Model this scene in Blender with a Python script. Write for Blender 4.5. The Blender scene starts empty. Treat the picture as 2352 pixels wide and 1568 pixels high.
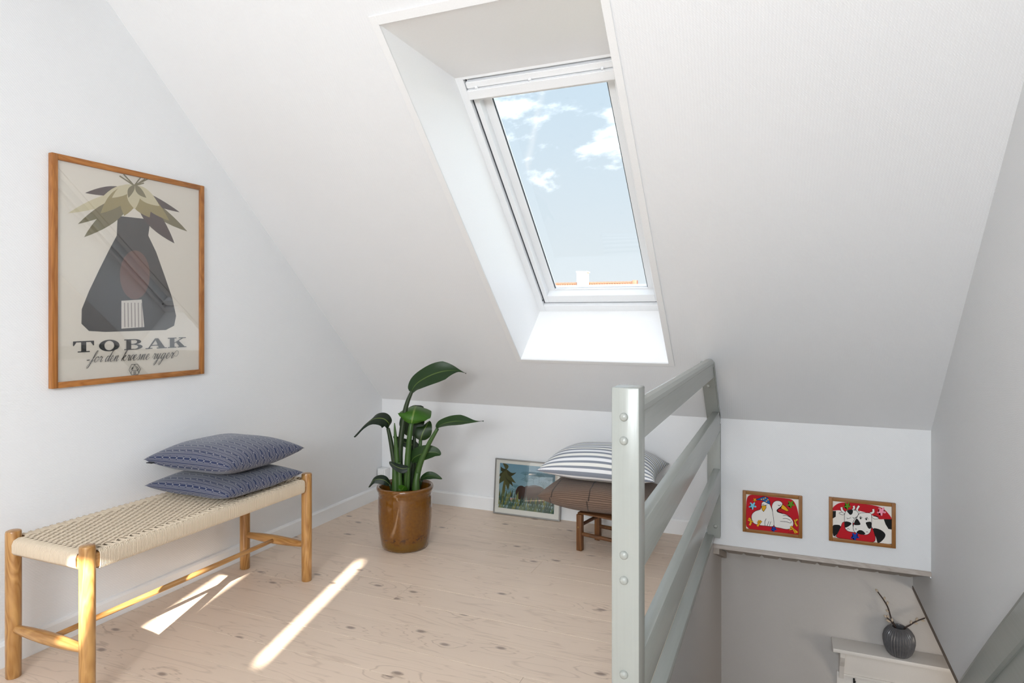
import bpy, bmesh, math, random
from mathutils import Vector, Matrix
random.seed(7)
V = Vector
SC = bpy.context.scene
COL = SC.collection

# ------------------------------------------------------------------ camera
EYE = V((0, 0, 1.15))
FPX, CX, HY = 1496.0, 1176.0, 725.0          # focal length, principal column and horizon row for a 2352 px wide frame
YAW = math.atan2(626, 1496)
SN, CS = math.sin(YAW), math.cos(YAW)
cam_d = bpy.data.cameras.new('camera')
cam_d.sensor_width = 36
cam_d.lens = 36 * FPX / 2352
cam_d.shift_y = -59 / 2352
cam_d.clip_start = 0.05
cam_d.clip_end = 500
cam = bpy.data.objects.new('camera', cam_d)
COL.objects.link(cam)
cam.location = EYE
cam.rotation_euler = (math.pi / 2, 0, YAW)
SC.camera = cam

# ------------------------------------------------------------------ colour management
SC.view_settings.view_transform = 'Standard'
SC.view_settings.look = 'None'
SC.view_settings.gamma = 1
SC.view_settings.use_curve_mapping = False
SC.view_settings.exposure = 0.62

# ------------------------------------------------------------------ node helpers
def newmat(name):
    m = bpy.data.materials.new(name)
    m.use_nodes = True
    nt = m.node_tree
    return m, nt, nt.nodes['Principled BSDF']

class NT:
    def __init__(s, nt):
        s.nt = nt
    def n(s, t, **k):
        o = s.nt.nodes.new(t)
        for a, b in k.items():
            setattr(o, a, b)
        return o
    def l(s, a, b):
        s.nt.links.new(a, b)
    def setin(s, node, i, v):
        if isinstance(v, bpy.types.NodeSocket):
            s.l(v, node.inputs[i])
        elif v is not None:
            node.inputs[i].default_value = v
    def math(s, op, a, b=None, c=None):
        o = s.n('ShaderNodeMath', operation=op)
        s.setin(o, 0, a); s.setin(o, 1, b); s.setin(o, 2, c)
        return o.outputs[0]
    def mix(s, f, a, b, bt='MIX'):
        o = s.n('ShaderNodeMix', data_type='RGBA', blend_type=bt)
        s.setin(o, 0, f)
        for i, v in ((6, a), (7, b)):
            if isinstance(v, (tuple, list)):
                v = tuple(v) + ((1,) if len(v) == 3 else ())
            s.setin(o, i, v)
        return o.outputs[2]
    def ramp(s, f, stops):
        o = s.n('ShaderNodeValToRGB')
        s.l(f, o.inputs[0])
        e = o.color_ramp.elements
        while len(e) < len(stops):
            e.new(0.5)
        for q, (p, c) in zip(e, stops):
            q.position = p
            q.color = tuple(c) + (1,) if len(c) == 3 else c
        return o.outputs[0]
    def coord(s, which='Object', scale=(1, 1, 1), rot=(0, 0, 0), rnd=False):
        t = s.n('ShaderNodeTexCoord')
        m = s.n('ShaderNodeMapping')
        s.l(t.outputs[which], m.inputs[0])
        m.inputs['Scale'].default_value = scale
        m.inputs['Rotation'].default_value = rot
        if rnd:
            oi = s.n('ShaderNodeObjectInfo')
            sc = s.n('ShaderNodeVectorMath', operation='SCALE')
            cmb = s.n('ShaderNodeCombineXYZ')
            cmb.inputs[0].default_value = 37; cmb.inputs[1].default_value = 11; cmb.inputs[2].default_value = 53
            s.l(cmb.outputs[0], sc.inputs[0]); s.l(oi.outputs['Random'], sc.inputs[3])
            s.l(sc.outputs[0], m.inputs[1])
        return m.outputs[0]
    def noise(s, vec, scale, detail=3, rough=.5, dist=0):
        o = s.n('ShaderNodeTexNoise')
        if vec is not None:
            s.l(vec, o.inputs['Vector'])
        o.inputs['Scale'].default_value = scale
        o.inputs['Detail'].default_value = detail
        o.inputs['Roughness'].default_value = rough
        o.inputs['Distortion'].default_value = dist
        return o.outputs[0]
    def bump(s, h, strength, dist, bsdf):
        o = s.n('ShaderNodeBump')
        o.inputs['Strength'].default_value = strength
        o.inputs['Distance'].default_value = dist
        s.l(h, o.inputs['Height'])
        s.l(o.outputs[0], bsdf.inputs['Normal'])

def srgb(r, g, b):
    f = lambda c: (c / 255 / 12.92) if c / 255 <= .04045 else ((c / 255 + .055) / 1.055) ** 2.4
    return (f(r), f(g), f(b))

def plain(name, col, rough=.5, metal=0, bumps=0, scale=300, spec=.5, coat=0):
    m, nt, b = newmat(name)
    b.inputs['Base Color'].default_value = (*col, 1)
    b.inputs['Roughness'].default_value = rough
    b.inputs['Metallic'].default_value = metal
    b.inputs['Specular IOR Level'].default_value = spec
    b.inputs['Coat Weight'].default_value = coat
    q = NT(nt)
    nz = q.noise(q.coord(), scale, 2)
    var = q.mix(nz, tuple(c * .96 for c in col), tuple(min(1, c * 1.04) for c in col))
    q.l(var, b.inputs['Base Color'])
    if bumps:
        q.bump(nz, bumps, .001, b)
    return m

# ------------------------------------------------------------------ sky, sun and large lights
def build_world():
    w = bpy.data.worlds.new('sky')
    SC.world = w
    w.use_nodes = True
    q = NT(w.node_tree)
    bg = w.node_tree.nodes['Background']
    tc = q.n('ShaderNodeTexCoord')
    sep = q.n('ShaderNodeSeparateXYZ')
    q.l(tc.outputs['Generated'], sep.inputs[0])
    sky = q.ramp(sep.outputs[2], [(0.0, (.535, .565, .58)), (.12, (.50, .55, .585)), (.32, (.425, .515, .59)), (.8, (.35, .46, .59))])
    mp = q.n('ShaderNodeMapping')
    q.l(tc.outputs['Generated'], mp.inputs[0])
    mp.inputs['Scale'].default_value = (1, 1, 2.4)
    mp.inputs['Location'].default_value = (5.3, 5.4, 1.05)
    nz = q.noise(mp.outputs[0], 3.4, 7, .58, .2)
    cl = q.n('ShaderNodeMapRange')
    cl.inputs[1].default_value = .475; cl.inputs[2].default_value = .74
    q.l(nz, cl.inputs[0])
    thick = q.math('POWER', cl.outputs[0], 1.6)
    col = q.mix(thick, sky, (7.5, 7.5, 7.7))
    q.l(col, bg.inputs[0])
    bg.inputs[1].default_value = 1.05
build_world()

SUN_H = V((-.3577, .9338, 0))          # where the low sun's rays travel
SUN_T = .42                          # tangent of its height
SUN_DIR = (SUN_H - V((0, 0, SUN_T))).normalized()
sd = bpy.data.lights.new('sun', 'SUN')
sd.energy = 24
sd.angle = math.radians(.55)
sd.color = (1, .93, .82)
sun = bpy.data.objects.new('sun', sd)
COL.objects.link(sun)
sun.rotation_euler = SUN_DIR.to_track_quat('-Z', 'Y').to_euler()
sun.location = (2, -8, 6)

def area(name, loc, target, sx, sy, power, col=(1, 1, 1)):
    d = bpy.data.lights.new(name, 'AREA')
    d.shape = 'RECTANGLE'
    d.size, d.size_y = sx, sy
    d.energy = power
    d.color = col
    o = bpy.data.objects.new(name, d)
    COL.objects.link(o)
    o.location = loc
    o.rotation_euler = (V(target) - V(loc)).to_track_quat('-Z', 'Y').to_euler()
    return o
# added fill light behind the camera, then the glow of the rear skylight's blind
area('rear_fill_light', (.35, -1.5, 1.95), (-2.2, 2.0, .5), 1.5, .8, 46, (.84, .925, 1))
area('rear_skylight_glow', (-.36, -2.2, 1.80), (-1.2, 1.2, .2), .66, .8, 58, (.92, .96, 1))
area('lower_hall_lamp', (1.25, 2.95, -.55), (.7, 3.95, -1.0), .35, .35, 2.4, (1, .88, .76))

# ------------------------------------------------------------------ geometry helpers
WL = {}                                # world position of each object's origin

def link(o, parent=None):
    COL.objects.link(o)
    if parent is not None:
        o.parent = parent
    return o

def thing(name, label, cat, loc, group=None):
    o = bpy.data.objects.new(name, None)
    o.empty_display_size = .05
    link(o)
    o.location = loc
    WL[o.name] = V(loc)
    o['label'] = label; o['category'] = cat
    if group:
        o['group'] = group
    return o

def tag(o, label, cat, group=None):
    o['label'] = label; o['category'] = cat
    if group:
        o['group'] = group
    return o

def struct(o, label=None):
    o['kind'] = 'structure'
    if label:
        o['label'] = label
    return o

def build(name, bm, mats, parent=None, smooth=False, origin=None, label=None, keep=False):
    """bm holds world coordinates; the object gets its origin at its parent's (or the given) point"""
    base = WL[parent.name] if parent is not None else (V(origin) if origin is not None else V((0, 0, 0)))
    if not keep:
        bmesh.ops.translate(bm, verts=bm.verts, vec=-base)
    me = bpy.data.meshes.new(name)
    bm.to_mesh(me)
    bm.free()
    for m in (mats if isinstance(mats, (list, tuple)) else [mats]):
        me.materials.append(m)
    if smooth:
        me.polygons.foreach_set('use_smooth', [True] * len(me.polygons))
        if smooth != 'all':
            try:
                me.set_sharp_from_angle(angle=math.radians(smooth if isinstance(smooth, (int, float)) and smooth > 1 else 40))
            except Exception:
                pass
    o = bpy.data.objects.new(name, me)
    link(o, parent)
    if parent is None:
        o.location = base
    WL[o.name] = base
    if label:
        o['label'] = label
    return o

def BM():
    return bmesh.new()

def box(bm, x0, x1, y0, y1, z0, z1, bev=0, mi=0, f=None):
    r = bmesh.ops.create_cube(bm, size=1)
    vs = r['verts']
    for v in vs:
        v.co = V(((x0 + x1) / 2 + v.co.x * (x1 - x0), (y0 + y1) / 2 + v.co.y * (y1 - y0), (z0 + z1) / 2 + v.co.z * (z1 - z0)))
    fs = {a for v in vs for a in v.link_faces}
    for a in fs:
        a.material_index = mi
    if bev:
        es = list({e for v in vs for e in v.link_edges})
        rr = bmesh.ops.bevel(bm, geom=es, offset=bev, segments=2, affect='EDGES', profile=.5)
        vs = list({v for a in rr['faces'] for v in a.verts} | {v for v in vs if v.is_valid})
    if f:
        for v in vs:
            v.co = V(f(*v.co))
    return vs

def onebox(name, dims, mat, parent=None, bev=0, f=None, origin=None, label=None):
    bm = BM()
    box(bm, *dims, bev=bev, f=f)
    if origin is None and parent is None:
        origin = (dims[0], dims[2], dims[4])
    return build(name, bm, mat, parent, smooth=bool(bev), origin=origin, label=label)

def tube(bm, pts, rad, sides=8, closed=False, caps=True, oval=None, mi=0):
    pts = [V(p) for p in pts]
    n = len(pts)
    rads = rad if isinstance(rad, (list, tuple)) else [rad] * n
    rings = []
    up = None
    for i, p in enumerate(pts):
        if closed:
            t = pts[(i + 1) % n] - pts[i - 1]
        else:
            t = pts[min(i + 1, n - 1)] - pts[max(i - 1, 0)]
        t.normalize()
        if up is None:
            up = V((0, 0, 1)) if abs(t.z) < .9 else V((0, 1, 0))
        a = t.cross(up)
        if a.length < 1e-6:
            up = V((1, 0, 0)); a = t.cross(up)
        a.normalize()
        b = a.cross(t).normalized()
        up = b
        ov = oval or (1, 1)
        rings.append([bm.verts.new(p + (a * math.cos(k * 2 * math.pi / sides) * ov[0] + b * math.sin(k * 2 * math.pi / sides) * ov[1]) * rads[i]) for k in range(sides)])
    m = n if closed else n - 1
    for i in range(m):
        A, B = rings[i], rings[(i + 1) % n]
        for k in range(sides):
            bm.faces.new((A[k], A[(k + 1) % sides], B[(k + 1) % sides], B[k])).material_index = mi
    if caps and not closed:
        bm.faces.new(list(reversed(rings[0]))).material_index = mi
        bm.faces.new(rings[-1]).material_index = mi
    return rings

def lathe(bm, prof, c, n=48, rib=None, cap=True):
    rings = []
    for r, z in prof:
        ring = []
        for k in range(n):
            a = 2 * math.pi * k / n
            rr = r * (rib(a, z) if rib else 1)
            ring.append(bm.verts.new((c[0] + rr * math.cos(a), c[1] + rr * math.sin(a), c[2] + z)))
        rings.append(ring)
    for A, B in zip(rings, rings[1:]):
        for k in range(n):
            bm.faces.new((A[k], A[(k + 1) % n], B[(k + 1) % n], B[k]))
    if cap:
        bm.faces.new(list(reversed(rings[0])))
        bm.faces.new(rings[-1])

def quad(bm, pts, mi=0):
    f = bm.faces.new([bm.verts.new(p) for p in pts])
    f.material_index = mi
    return f

def prism(bm, poly, vec, mi=0):
    """extrude a planar polygon (world points) by vec"""
    a = [bm.verts.new(p) for p in poly]
    b = [bm.verts.new(V(p) + V(vec)) for p in poly]
    n = len(a)
    bm.faces.new(list(reversed(a))).material_index = mi
    bm.faces.new(b).material_index = mi
    for i in range(n):
        bm.faces.new((a[i], a[(i + 1) % n], b[(i + 1) % n], b[i])).material_index = mi

def spline(pts, n=8):
    pts = [V(p) for p in pts]
    out = []
    for i in range(len(pts) - 1):
        p0 = pts[max(i - 1, 0)]; p1 = pts[i]; p2 = pts[i + 1]; p3 = pts[min(i + 2, len(pts) - 1)]
        for k in range(n):
            t = k / n
            out.append(.5 * ((2 * p1) + (p2 - p0) * t + (2 * p0 - 5 * p1 + 4 * p2 - p3) * t * t + (3 * p1 - p0 - 3 * p2 + p3) * t ** 3))
    out.append(pts[-1])
    return out

def ray(x, y):                         # direction of the sight line through a photo pixel (unit depth)
    u = (x - CX) / FPX
    return V((u * CS - SN, u * SN + CS, -(y - HY) / FPX))
def on_x(x, y, v):
    r = ray(x, y); return EYE + r * ((v - EYE.x) / r.x)
def on_y(x, y, v):
    r = ray(x, y); return EYE + r * ((v - EYE.y) / r.y)
def on_z(x, y, v=0):
    r = ray(x, y); return EYE + r * ((v - EYE.z) / r.z)
def at_depth(x, y, d):
    return EYE + ray(x, y) * d

# ------------------------------------------------------------------ room dimensions
XL, XR = -2.367, .622                  # gable walls
YB = 3.51                              # knee wall
KZ, KS = .622, .9426                   # knee height, roof pitch
ZC = 2.372                             # flat ceiling
YC = YB - (ZC - KZ) / KS               # where the slope meets the ceiling
AL = math.atan(KS); CA, SA = math.cos(AL), math.sin(AL)
XW = -.340                             # edge of the stairwell
YS = 1.42                              # near end of the stairwell
YLOW = 3.97                            # back wall of the lower hall
ZLOW = -2.45

def slope(x, b, n=0):                  # point on the pitched ceiling: along the wall, up the pitch, outward
    return V((x, YB - b * CA + n * SA, KZ + b * SA + n * CA))
RDX = .53                              # the rear skylight sits further right than the front one
def slope_rear(x, b, n=0):
    p = slope(x, b, n)
    return V((p.x + RDX, -p.y, p.z))
BTOP = (ZC - KZ) / SA

# ------------------------------------------------------------------ materials
def wallpaper(name, col, rough=.6):
    m, nt, b = newmat(name)
    q = NT(nt)
    b.inputs['Roughness'].default_value = rough
    b.inputs['Specular IOR Level'].default_value = .35
    v = q.coord()
    w1 = q.n('ShaderNodeTexWave', wave_type='BANDS', bands_direction='DIAGONAL')
    q.l(v, w1.inputs[0])
    w1.inputs['Scale'].default_value = 62; w1.inputs['Distortion'].default_value = 3.2; w1.inputs['Detail'].default_value = 2
    v2 = q.coord(rot=(.6, .9, .4))
    w2 = q.n('ShaderNodeTexWave', wave_type='BANDS', bands_direction='X')
    q.l(v2, w2.inputs[0])
    w2.inputs['Scale'].default_value = 75; w2.inputs['Distortion'].default_value = 4; w2.inputs['Detail'].default_value = 2
    h = q.math('MULTIPLY', w1.outputs[1], w2.outputs[1])
    big = q.noise(v, 1.3, 2)
    c = q.mix(big, tuple(x * .985 for x in col), col)
    c2 = q.mix(q.math('MULTIPLY', h, .35), c, tuple(min(1, x * 1.03) for x in col))
    q.l(c2, b.inputs['Base Color'])
    q.bump(h, .35, .0012, b)
    return m

def wood(name, ca, cb, axis='x', rough=.4, scale=1.0, coat=0, dark=None, bump=.15):
    m, nt, b = newmat(name)
    q = NT(nt)
    s = {'x': (1.2, 26, 26), 'y': (26, 1.2, 26), 'z': (26, 26, 1.2)}[axis]
    v = q.coord(scale=tuple(k * scale for k in s), rnd=True)
    n1 = q.noise(v, 1.6, 5, .6, .6)
    s2 = {'x': (.6, 6, 6), 'y': (6, .6, 6), 'z': (6, 6, .6)}[axis]
    v2 = q.coord(scale=tuple(k * scale for k in s2), rnd=True)
    n2 = q.noise(v2, 2.2, 3, .5, 1.5)
    rings = q.math('FRACT', q.math('MULTIPLY', n2, 9))
    rr = q.math('ABSOLUTE', q.math('SUBTRACT', rings, .5))
    mixf = q.math('ADD', q.math('MULTIPLY', n1, .62), q.math('MULTIPLY', rr, .55))
    col = q.ramp(mixf, [(.25, ca), (.75, cb)])
    q.l(col, b.inputs['Base Color'])
    b.inputs['Roughness'].default_value = rough
    b.inputs['Coat Weight'].default_value = coat
    q.bump(n1, bump, .001, b)
    return m

def plank_mat():
    m, nt, b = newmat('whitewashed_pine')
    q = NT(nt)
    v = q.coord(rnd=True)
    # knots
    mp = q.n('ShaderNodeMapping'); q.l(v, mp.inputs[0]); mp.inputs['Scale'].default_value = (3.0, 6.2, 1)
    vo = q.n('ShaderNodeTexVoronoi', voronoi_dimensions='2D'); vo.inputs['Scale'].default_value = 1.0
    q.l(mp.outputs[0], vo.inputs['Vector'])
    sepc = q.n('ShaderNodeSeparateColor'); q.l(vo.outputs['Color'], sepc.inputs[0])
    has = q.math('GREATER_THAN', sepc.outputs[0], .52)
    kd = vo.outputs['Distance']
    knot = q.n('ShaderNodeMapRange'); q.l(kd, knot.inputs[0])
    knot.inputs[1].default_value = .075; knot.inputs[2].default_value = .03
    kn = q.math('MULTIPLY', knot.outputs[0], has)
    halo = q.n('ShaderNodeMapRange'); q.l(kd, halo.inputs[0])
    halo.inputs[1].default_value = .42; halo.inputs[2].default_value = .05
    hl = q.math('MULTIPLY', halo.outputs[0], has)
    # grain lines bending round the knots
    mg = q.n('ShaderNodeMapping'); q.l(v, mg.inputs[0]); mg.inputs['Scale'].default_value = (.9, 9, 9)
    g0 = q.noise(mg.outputs[0], 1.4, 3, .5, .8)
    gsum = q.math('ADD', q.math('MULTIPLY', g0, 7.0), q.math('MULTIPLY', hl, 1.6))
    gl = q.math('ABSOLUTE', q.math('SUBTRACT', q.math('FRACT', gsum), .5))
    line = q.n('ShaderNodeMapRange'); q.l(gl, line.inputs[0]); line.inputs[1].default_value = .10; line.inputs[2].default_value = .0
    mf = q.n('ShaderNodeMapping'); q.l(v, mf.inputs[0]); mf.inputs['Scale'].default_value = (3, 120, 40)
    fine = q.noise(mf.outputs[0], 1.0, 4, .6)
    oi = q.n('ShaderNodeObjectInfo')
    base = q.mix(oi.outputs['Random'], srgb(218, 198, 179), srgb(226, 205, 185))
    c1 = q.mix(q.math('MULTIPLY', fine, .35), base, srgb(206, 182, 160))
    c2 = q.mix(q.math('MULTIPLY', line.outputs[0], q.math('ADD', .26, q.math('MULTIPLY', hl, .34))), c1, srgb(150, 126, 108))
    c3 = q.mix(q.math('MULTIPLY', kn, .75), c2, srgb(120, 102, 94))
    q.l(c3, b.inputs['Base Color'])
    b.inputs['Roughness'].default_value = .42
    b.inputs['Specular IOR Level'].default_value = .4
    q.bump(fine, .10, .001, b)
    return m

M = {}
M['wall'] = wallpaper('white_textured_wallpaper', (.795, .80, .805))
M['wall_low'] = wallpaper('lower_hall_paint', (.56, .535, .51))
M['reveal'] = plain('white_reveal_paint', (.96, .96, .96), .35, bumps=.05)
M['sashwhite'] = plain('white_window_lacquer', (.88, .89, .90), .25)
M['trimwhite'] = plain('white_trim_paint', (.82, .82, .815), .35)
M['base'] = plain('baseboard_paint', (.84, .84, .835), .35)
M['gasket'] = plain('dark_gasket', (.05, .06, .07), .6)
M['rail'] = None
M['plank'] = plank_mat()
M['oak_z'] = wood('oak_upright', srgb(146, 98, 46), srgb(200, 154, 94), 'z', .32, coat=.25)
M['oak_x'] = wood('oak_across', srgb(146, 98, 46), srgb(200, 154, 94), 'x', .32, coat=.25)
M['oak_y'] = wood('oak_along', srgb(152, 104, 54), srgb(204, 158, 100), 'y', .32, coat=.25)
M['pine_z'] = wood('frame_pine_upright', srgb(140, 84, 34), srgb(186, 126, 66), 'z', .4, scale=1.4)
M['pine_y'] = wood('frame_pine_along', srgb(140, 84, 34), srgb(186, 126, 66), 'y', .4, scale=1.4)
M['teak'] = wood('stool_wood', srgb(84, 50, 24), srgb(138, 90, 48), 'z', .45)
M['teak_x'] = wood('stool_wood_across', srgb(74, 44, 24), srgb(128, 84, 46), 'x', .45)
M['teak_y'] = wood('stool_wood_along', srgb(60, 34, 18), srgb(110, 66, 34), 'y', .45)
M['pale_x'] = wood('picture_frame_across', srgb(134, 86, 34), srgb(164, 110, 54), 'x', .5, scale=1.6)
M['pale_z'] = wood('picture_frame_upright', srgb(134, 86, 34), srgb(164, 110, 54), 'z', .5, scale=1.6)
M['fascia'] = wood('whitewashed_board', srgb(172, 160, 150), srgb(205, 197, 190), 'x', .6)
M['soffit'] = plain('painted_boards', srgb(176, 166, 156), .6)
M['cord'] = plain('paper_cord', srgb(212, 195, 172), .8, bumps=.5, scale=900)
M['silver'] = plain('silver_frame', (.36, .36, .35), .35, metal=.7)
M['black'] = plain('black_iron', (.01, .01, .01), .4)
M['white_plastic'] = plain('white_plastic', (.80, .80, .79), .35)
M['dark_hole'] = plain('screw_head', (.16, .16, .16), .4, metal=.5)

def rail_paint(name='grey_green_paint', axis=2):
    m, nt, b = newmat(name)
    q = NT(nt)
    s = [150, 150, 150]; s[axis] = 3
    g = q.noise(q.coord(scale=tuple(s)), 1, 3, .6)
    col = q.mix(g, (.315, .33, .305), (.355, .37, .345))
    q.l(col, b.inputs['Base Color'])
    b.inputs['Roughness'].default_value = .27
    b.inputs['Specular IOR Level'].default_value = .5
    q.bump(g, .22, .0012, b)
    return m
M['rail'] = rail_paint()
M['rail_y'] = rail_paint('grey_green_paint_along', 1)

def glassmat(name, refl=.06, tint=(1, 1, 1)):
    m = bpy.data.materials.new(name)
    m.use_nodes = True
    nt = m.node_tree
    for n in list(nt.nodes):
        nt.nodes.remove(n)
    q = NT(nt)
    out = q.n('ShaderNodeOutputMaterial')
    tr = q.n('ShaderNodeBsdfTransparent'); tr.inputs[0].default_value = (*tint, 1)
    gl = q.n('ShaderNodeBsdfGlossy'); gl.inputs['Roughness'].default_value = .01
    lw = q.n('ShaderNodeLayerWeight')
    p5 = q.math('POWER', lw.outputs['Facing'], 4.0)
    mx = q.n('ShaderNodeMixShader')
    q.l(q.math('ADD', refl, q.math('MULTIPLY', p5, 1 - refl)), mx.inputs[0])
    q.l(tr.outputs[0], mx.inputs[1]); q.l(gl.outputs[0], mx.inputs[2])
    q.l(mx.outputs[0], out.inputs[0])
    return m
M['pane'] = glassmat('window_glass', .025, (.97, .985, .99))
M['picture_glass'] = glassmat('picture_glass', .11)

_flat = {}
def ink(c, rough=.65):
    k = tuple(round(x, 4) for x in c)
    if k not in _flat:
        _flat[k] = plain('print_ink_%d' % len(_flat), c, rough, spec=.25)
    return _flat[k]

# ------------------------------------------------------------------ room shell
def build_shell():
    # floor slab with laid planks on top
    bm = BM()
    box(bm, XL, XW - .12, -YB, YB, -.26, -.021)
    box(bm, XW, XR, -YB, YS, -.26, -.021)
    box(bm, XL, XW, -YB, .35, -.021, 0)
    box(bm, XW, XR, -YB, .35, -.021, 0)
    fl = struct(build('floor', bm, M['plank']), 'pale whitewashed pine plank floor with fine knots')
    pw = .158
    y = YB - .001
    k = 0
    while y > .35:
        y0 = max(y - pw, .351)
        xr = XW if y0 >= YS - .08 else XR
        cuts = [XL]
        if k % 3 == 1:
            cuts.append(XL + [.62, 1.32, .9, 1.6][(k // 3) % 4])
        cuts.append(xr)
        for a, b in zip(cuts, cuts[1:]):
            bm = BM()
            vs = box(bm, a + .0004, b - .0004, y0 + .0005, y - .0005, -.0205, 0 - .0002 * (k % 3))
            es = [e for e in bm.edges if all(v.co.z > -.01 for v in e.verts)]
            bmesh.ops.bevel(bm, geom=es, offset=.0006, segments=1, affect='EDGES')
            c = V(((a + b) / 2, (y + y0) / 2, 0))
            bmesh.ops.translate(bm, verts=bm.verts, vec=-c)
            o = build('plank', bm, M['plank'], fl, keep=True)
            o.location = c
        y -= pw
        k += 1
    # gable wall on the left
    bm = BM()
    for x, name in ((XL, 'wall_left'),):
        prism(bm, [(x, -YB, 0), (x, YB, 0), (x, YB, KZ), (x, YC, ZC), (x, -YC, ZC), (x, -YB, KZ)], (-.12, 0, 0))
    struct(build('wall_left', bm, M['wall']), 'white textured gable wall behind the bench')
    # knee wall
    bm = BM()
    box(bm, XL - .12, XW, YB, YB + .10, 0, KZ + .02)
    box(bm, XW, XR, YB, YB + .03, -.028, KZ + .02)
    struct(build('wall_back', bm, M['wall']), 'low white knee wall under the sloping ceiling')
    # right wall, ends above the lower hall
    bm = BM()
    prism(bm, [(XR, -YB, -.27), (XR, YLOW, -.27), (XR, YLOW, -.06), (XR, YB, -.06), (XR, YB, KZ), (XR, YC, ZC), (XR, -YC, ZC), (XR, -YB, KZ)], (.10, 0, 0))
    struct(build('wall_right', bm, M['wall']), 'white textured gable wall beside the stairwell')
    bm = BM()
    box(bm, XL, XR, -YB - .1, -YB, -.26, KZ + .02)
    struct(build('wall_front', bm, M['wall']))
    bm = BM()
    box(bm, XL - .12, XR + .1, -YC - .02, YC + .02, ZC, ZC + .1)
    struct(build('ceiling', bm, M['wall']))

HX0, HX1, HB0, HB1 = -1.283, -.516, .44, 2.228      # skylight opening in the slope
IX0, IX1, IB0, IB1, IN = -1.252, -.547, .463, 1.85, .3226   # where the lining meets the window

def slab(bm, S, x0, x1, b0, b1, t=.05, n0=0):
    if x1 - x0 < 1e-5 or b1 - b0 < 1e-5:
        return
    a = [S(x0, b0, n0), S(x1, b0, n0), S(x1, b1, n0), S(x0, b1, n0)]
    b = [S(x0, b0, n0 + t), S(x1, b0, n0 + t), S(x1, b1, n0 + t), S(x0, b1, n0 + t)]
    A = [bm.verts.new(p) for p in a]; B = [bm.verts.new(p) for p in b]
    bm.faces.new(A[::-1]); bm.faces.new(B)
    for i in range(4):
        bm.faces.new((A[i], A[(i + 1) % 4], B[(i + 1) % 4], B[i]))

def build_slopes():
    for S, nm, lab in ((slope, 'wall_slope', 'white sloping attic ceiling around the skylight'), (slope_rear, 'wall_slope_rear', None)):
        bm = BM()
        x0, x1 = (XL - .1, XR + .08) if S is slope else (XL - .1 - RDX, XR + .08 - RDX)
        slab(bm, S, x0, HX0, -.03, BTOP + .05)
        slab(bm, S, HX1, x1, -.03, BTOP + .05)
        slab(bm, S, HX0, HX1, -.03, HB0)
        slab(bm, S, HX0, HX1, HB1, BTOP + .05)
        bmesh.ops.recalc_face_normals(bm, faces=bm.faces)
        struct(build(nm, bm, M['wall']), lab)

def ring_bars(S, x0, x1, b0, b1, w, n0, n1, mat, parent, name, bev=.0):
    """four bars of a rectangular frame lying in the pitch; outer edge x0..x1, b0..b1, bar width w"""
    out = []
    ws = w if isinstance(w, (tuple, list)) else (w, w, w, w)        # left, right, bottom, top
    for (a, b, c, d) in ((x0, x0 + ws[0], b0, b1), (x1 - ws[1], x1, b0, b1), (x0 + ws[0], x1 - ws[1], b0, b0 + ws[2]), (x0 + ws[0], x1 - ws[1], b1 - ws[3], b1)):
        bm = BM()
        slab(bm, S, a, b, c, d, n1 - n0, n0)
        if bev:
            bmesh.ops.bevel(bm, geom=list(bm.edges), offset=bev, segments=1, affect='EDGES')
        bmesh.ops.recalc_face_normals(bm, faces=bm.faces)
        out.append(build(name, bm, mat, parent))
    return out

def build_blind(S, w):
    # blackout blind, with narrow open strips down both sides where the sun gets in
    def hit(fx, fy):            # where the sun ray that lands at floor point (fx, fy) crosses the rear slope
        h = SUN_T / math.hypot(SUN_H.x, SUN_H.y)
        # z = h*s ; y = fy - s*uy ; slope z = KZ + (YB + y)*KS
        ux, uy = SUN_H.x, SUN_H.y
        s = (KZ + (YB + fy) * KS) / (h + uy * KS)
        p = V((fx - ux * s, fy - uy * s, h * s))
        return p.x, (p.z - KZ) / SA
    a0 = hit(-1.594, 1.66); a1 = hit(-1.834, 2.53)
    c0 = hit(-2.150, 1.66); c1 = hit(-2.345, 2.22)
    ax, cx = (a0[0] + a1[0]) / 2 - RDX, (c0[0] + c1[0]) / 2 - RDX
    holes = [(ax - .020, ax + .020, min(a0[1], a1[1]), max(a0[1], a1[1])),
             (cx, cx + .106, min(c0[1], c1[1]), max(c0[1], c1[1]))]
    xs = sorted({HX0, HX1} | {h[0] for h in holes} | {h[1] for h in holes})
    bs = sorted({HB0, HB1} | {h[2] for h in holes} | {h[3] for h in holes})
    bm = BM()
    for x0, x1 in zip(xs, xs[1:]):
        for b0, b1 in zip(bs, bs[1:]):
            mx, mb = (x0 + x1) / 2, (b0 + b1) / 2
            if any(h[0] < mx < h[1] and h[2] < mb < h[3] for h in holes):
                continue
            slab(bm, S, x0, x1, b0, b1, .002, .004)
    bmesh.ops.recalc_face_normals(bm, faces=bm.faces)
    build('blind', bm, M['trimwhite'], w)

    ring_bars(S, HX0 - .028, HX1 + .028, HB0 - .022, HB1 + .034, .03, -.006, .001, M['trimwhite'], w, 'casing_strip', .0015)

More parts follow.
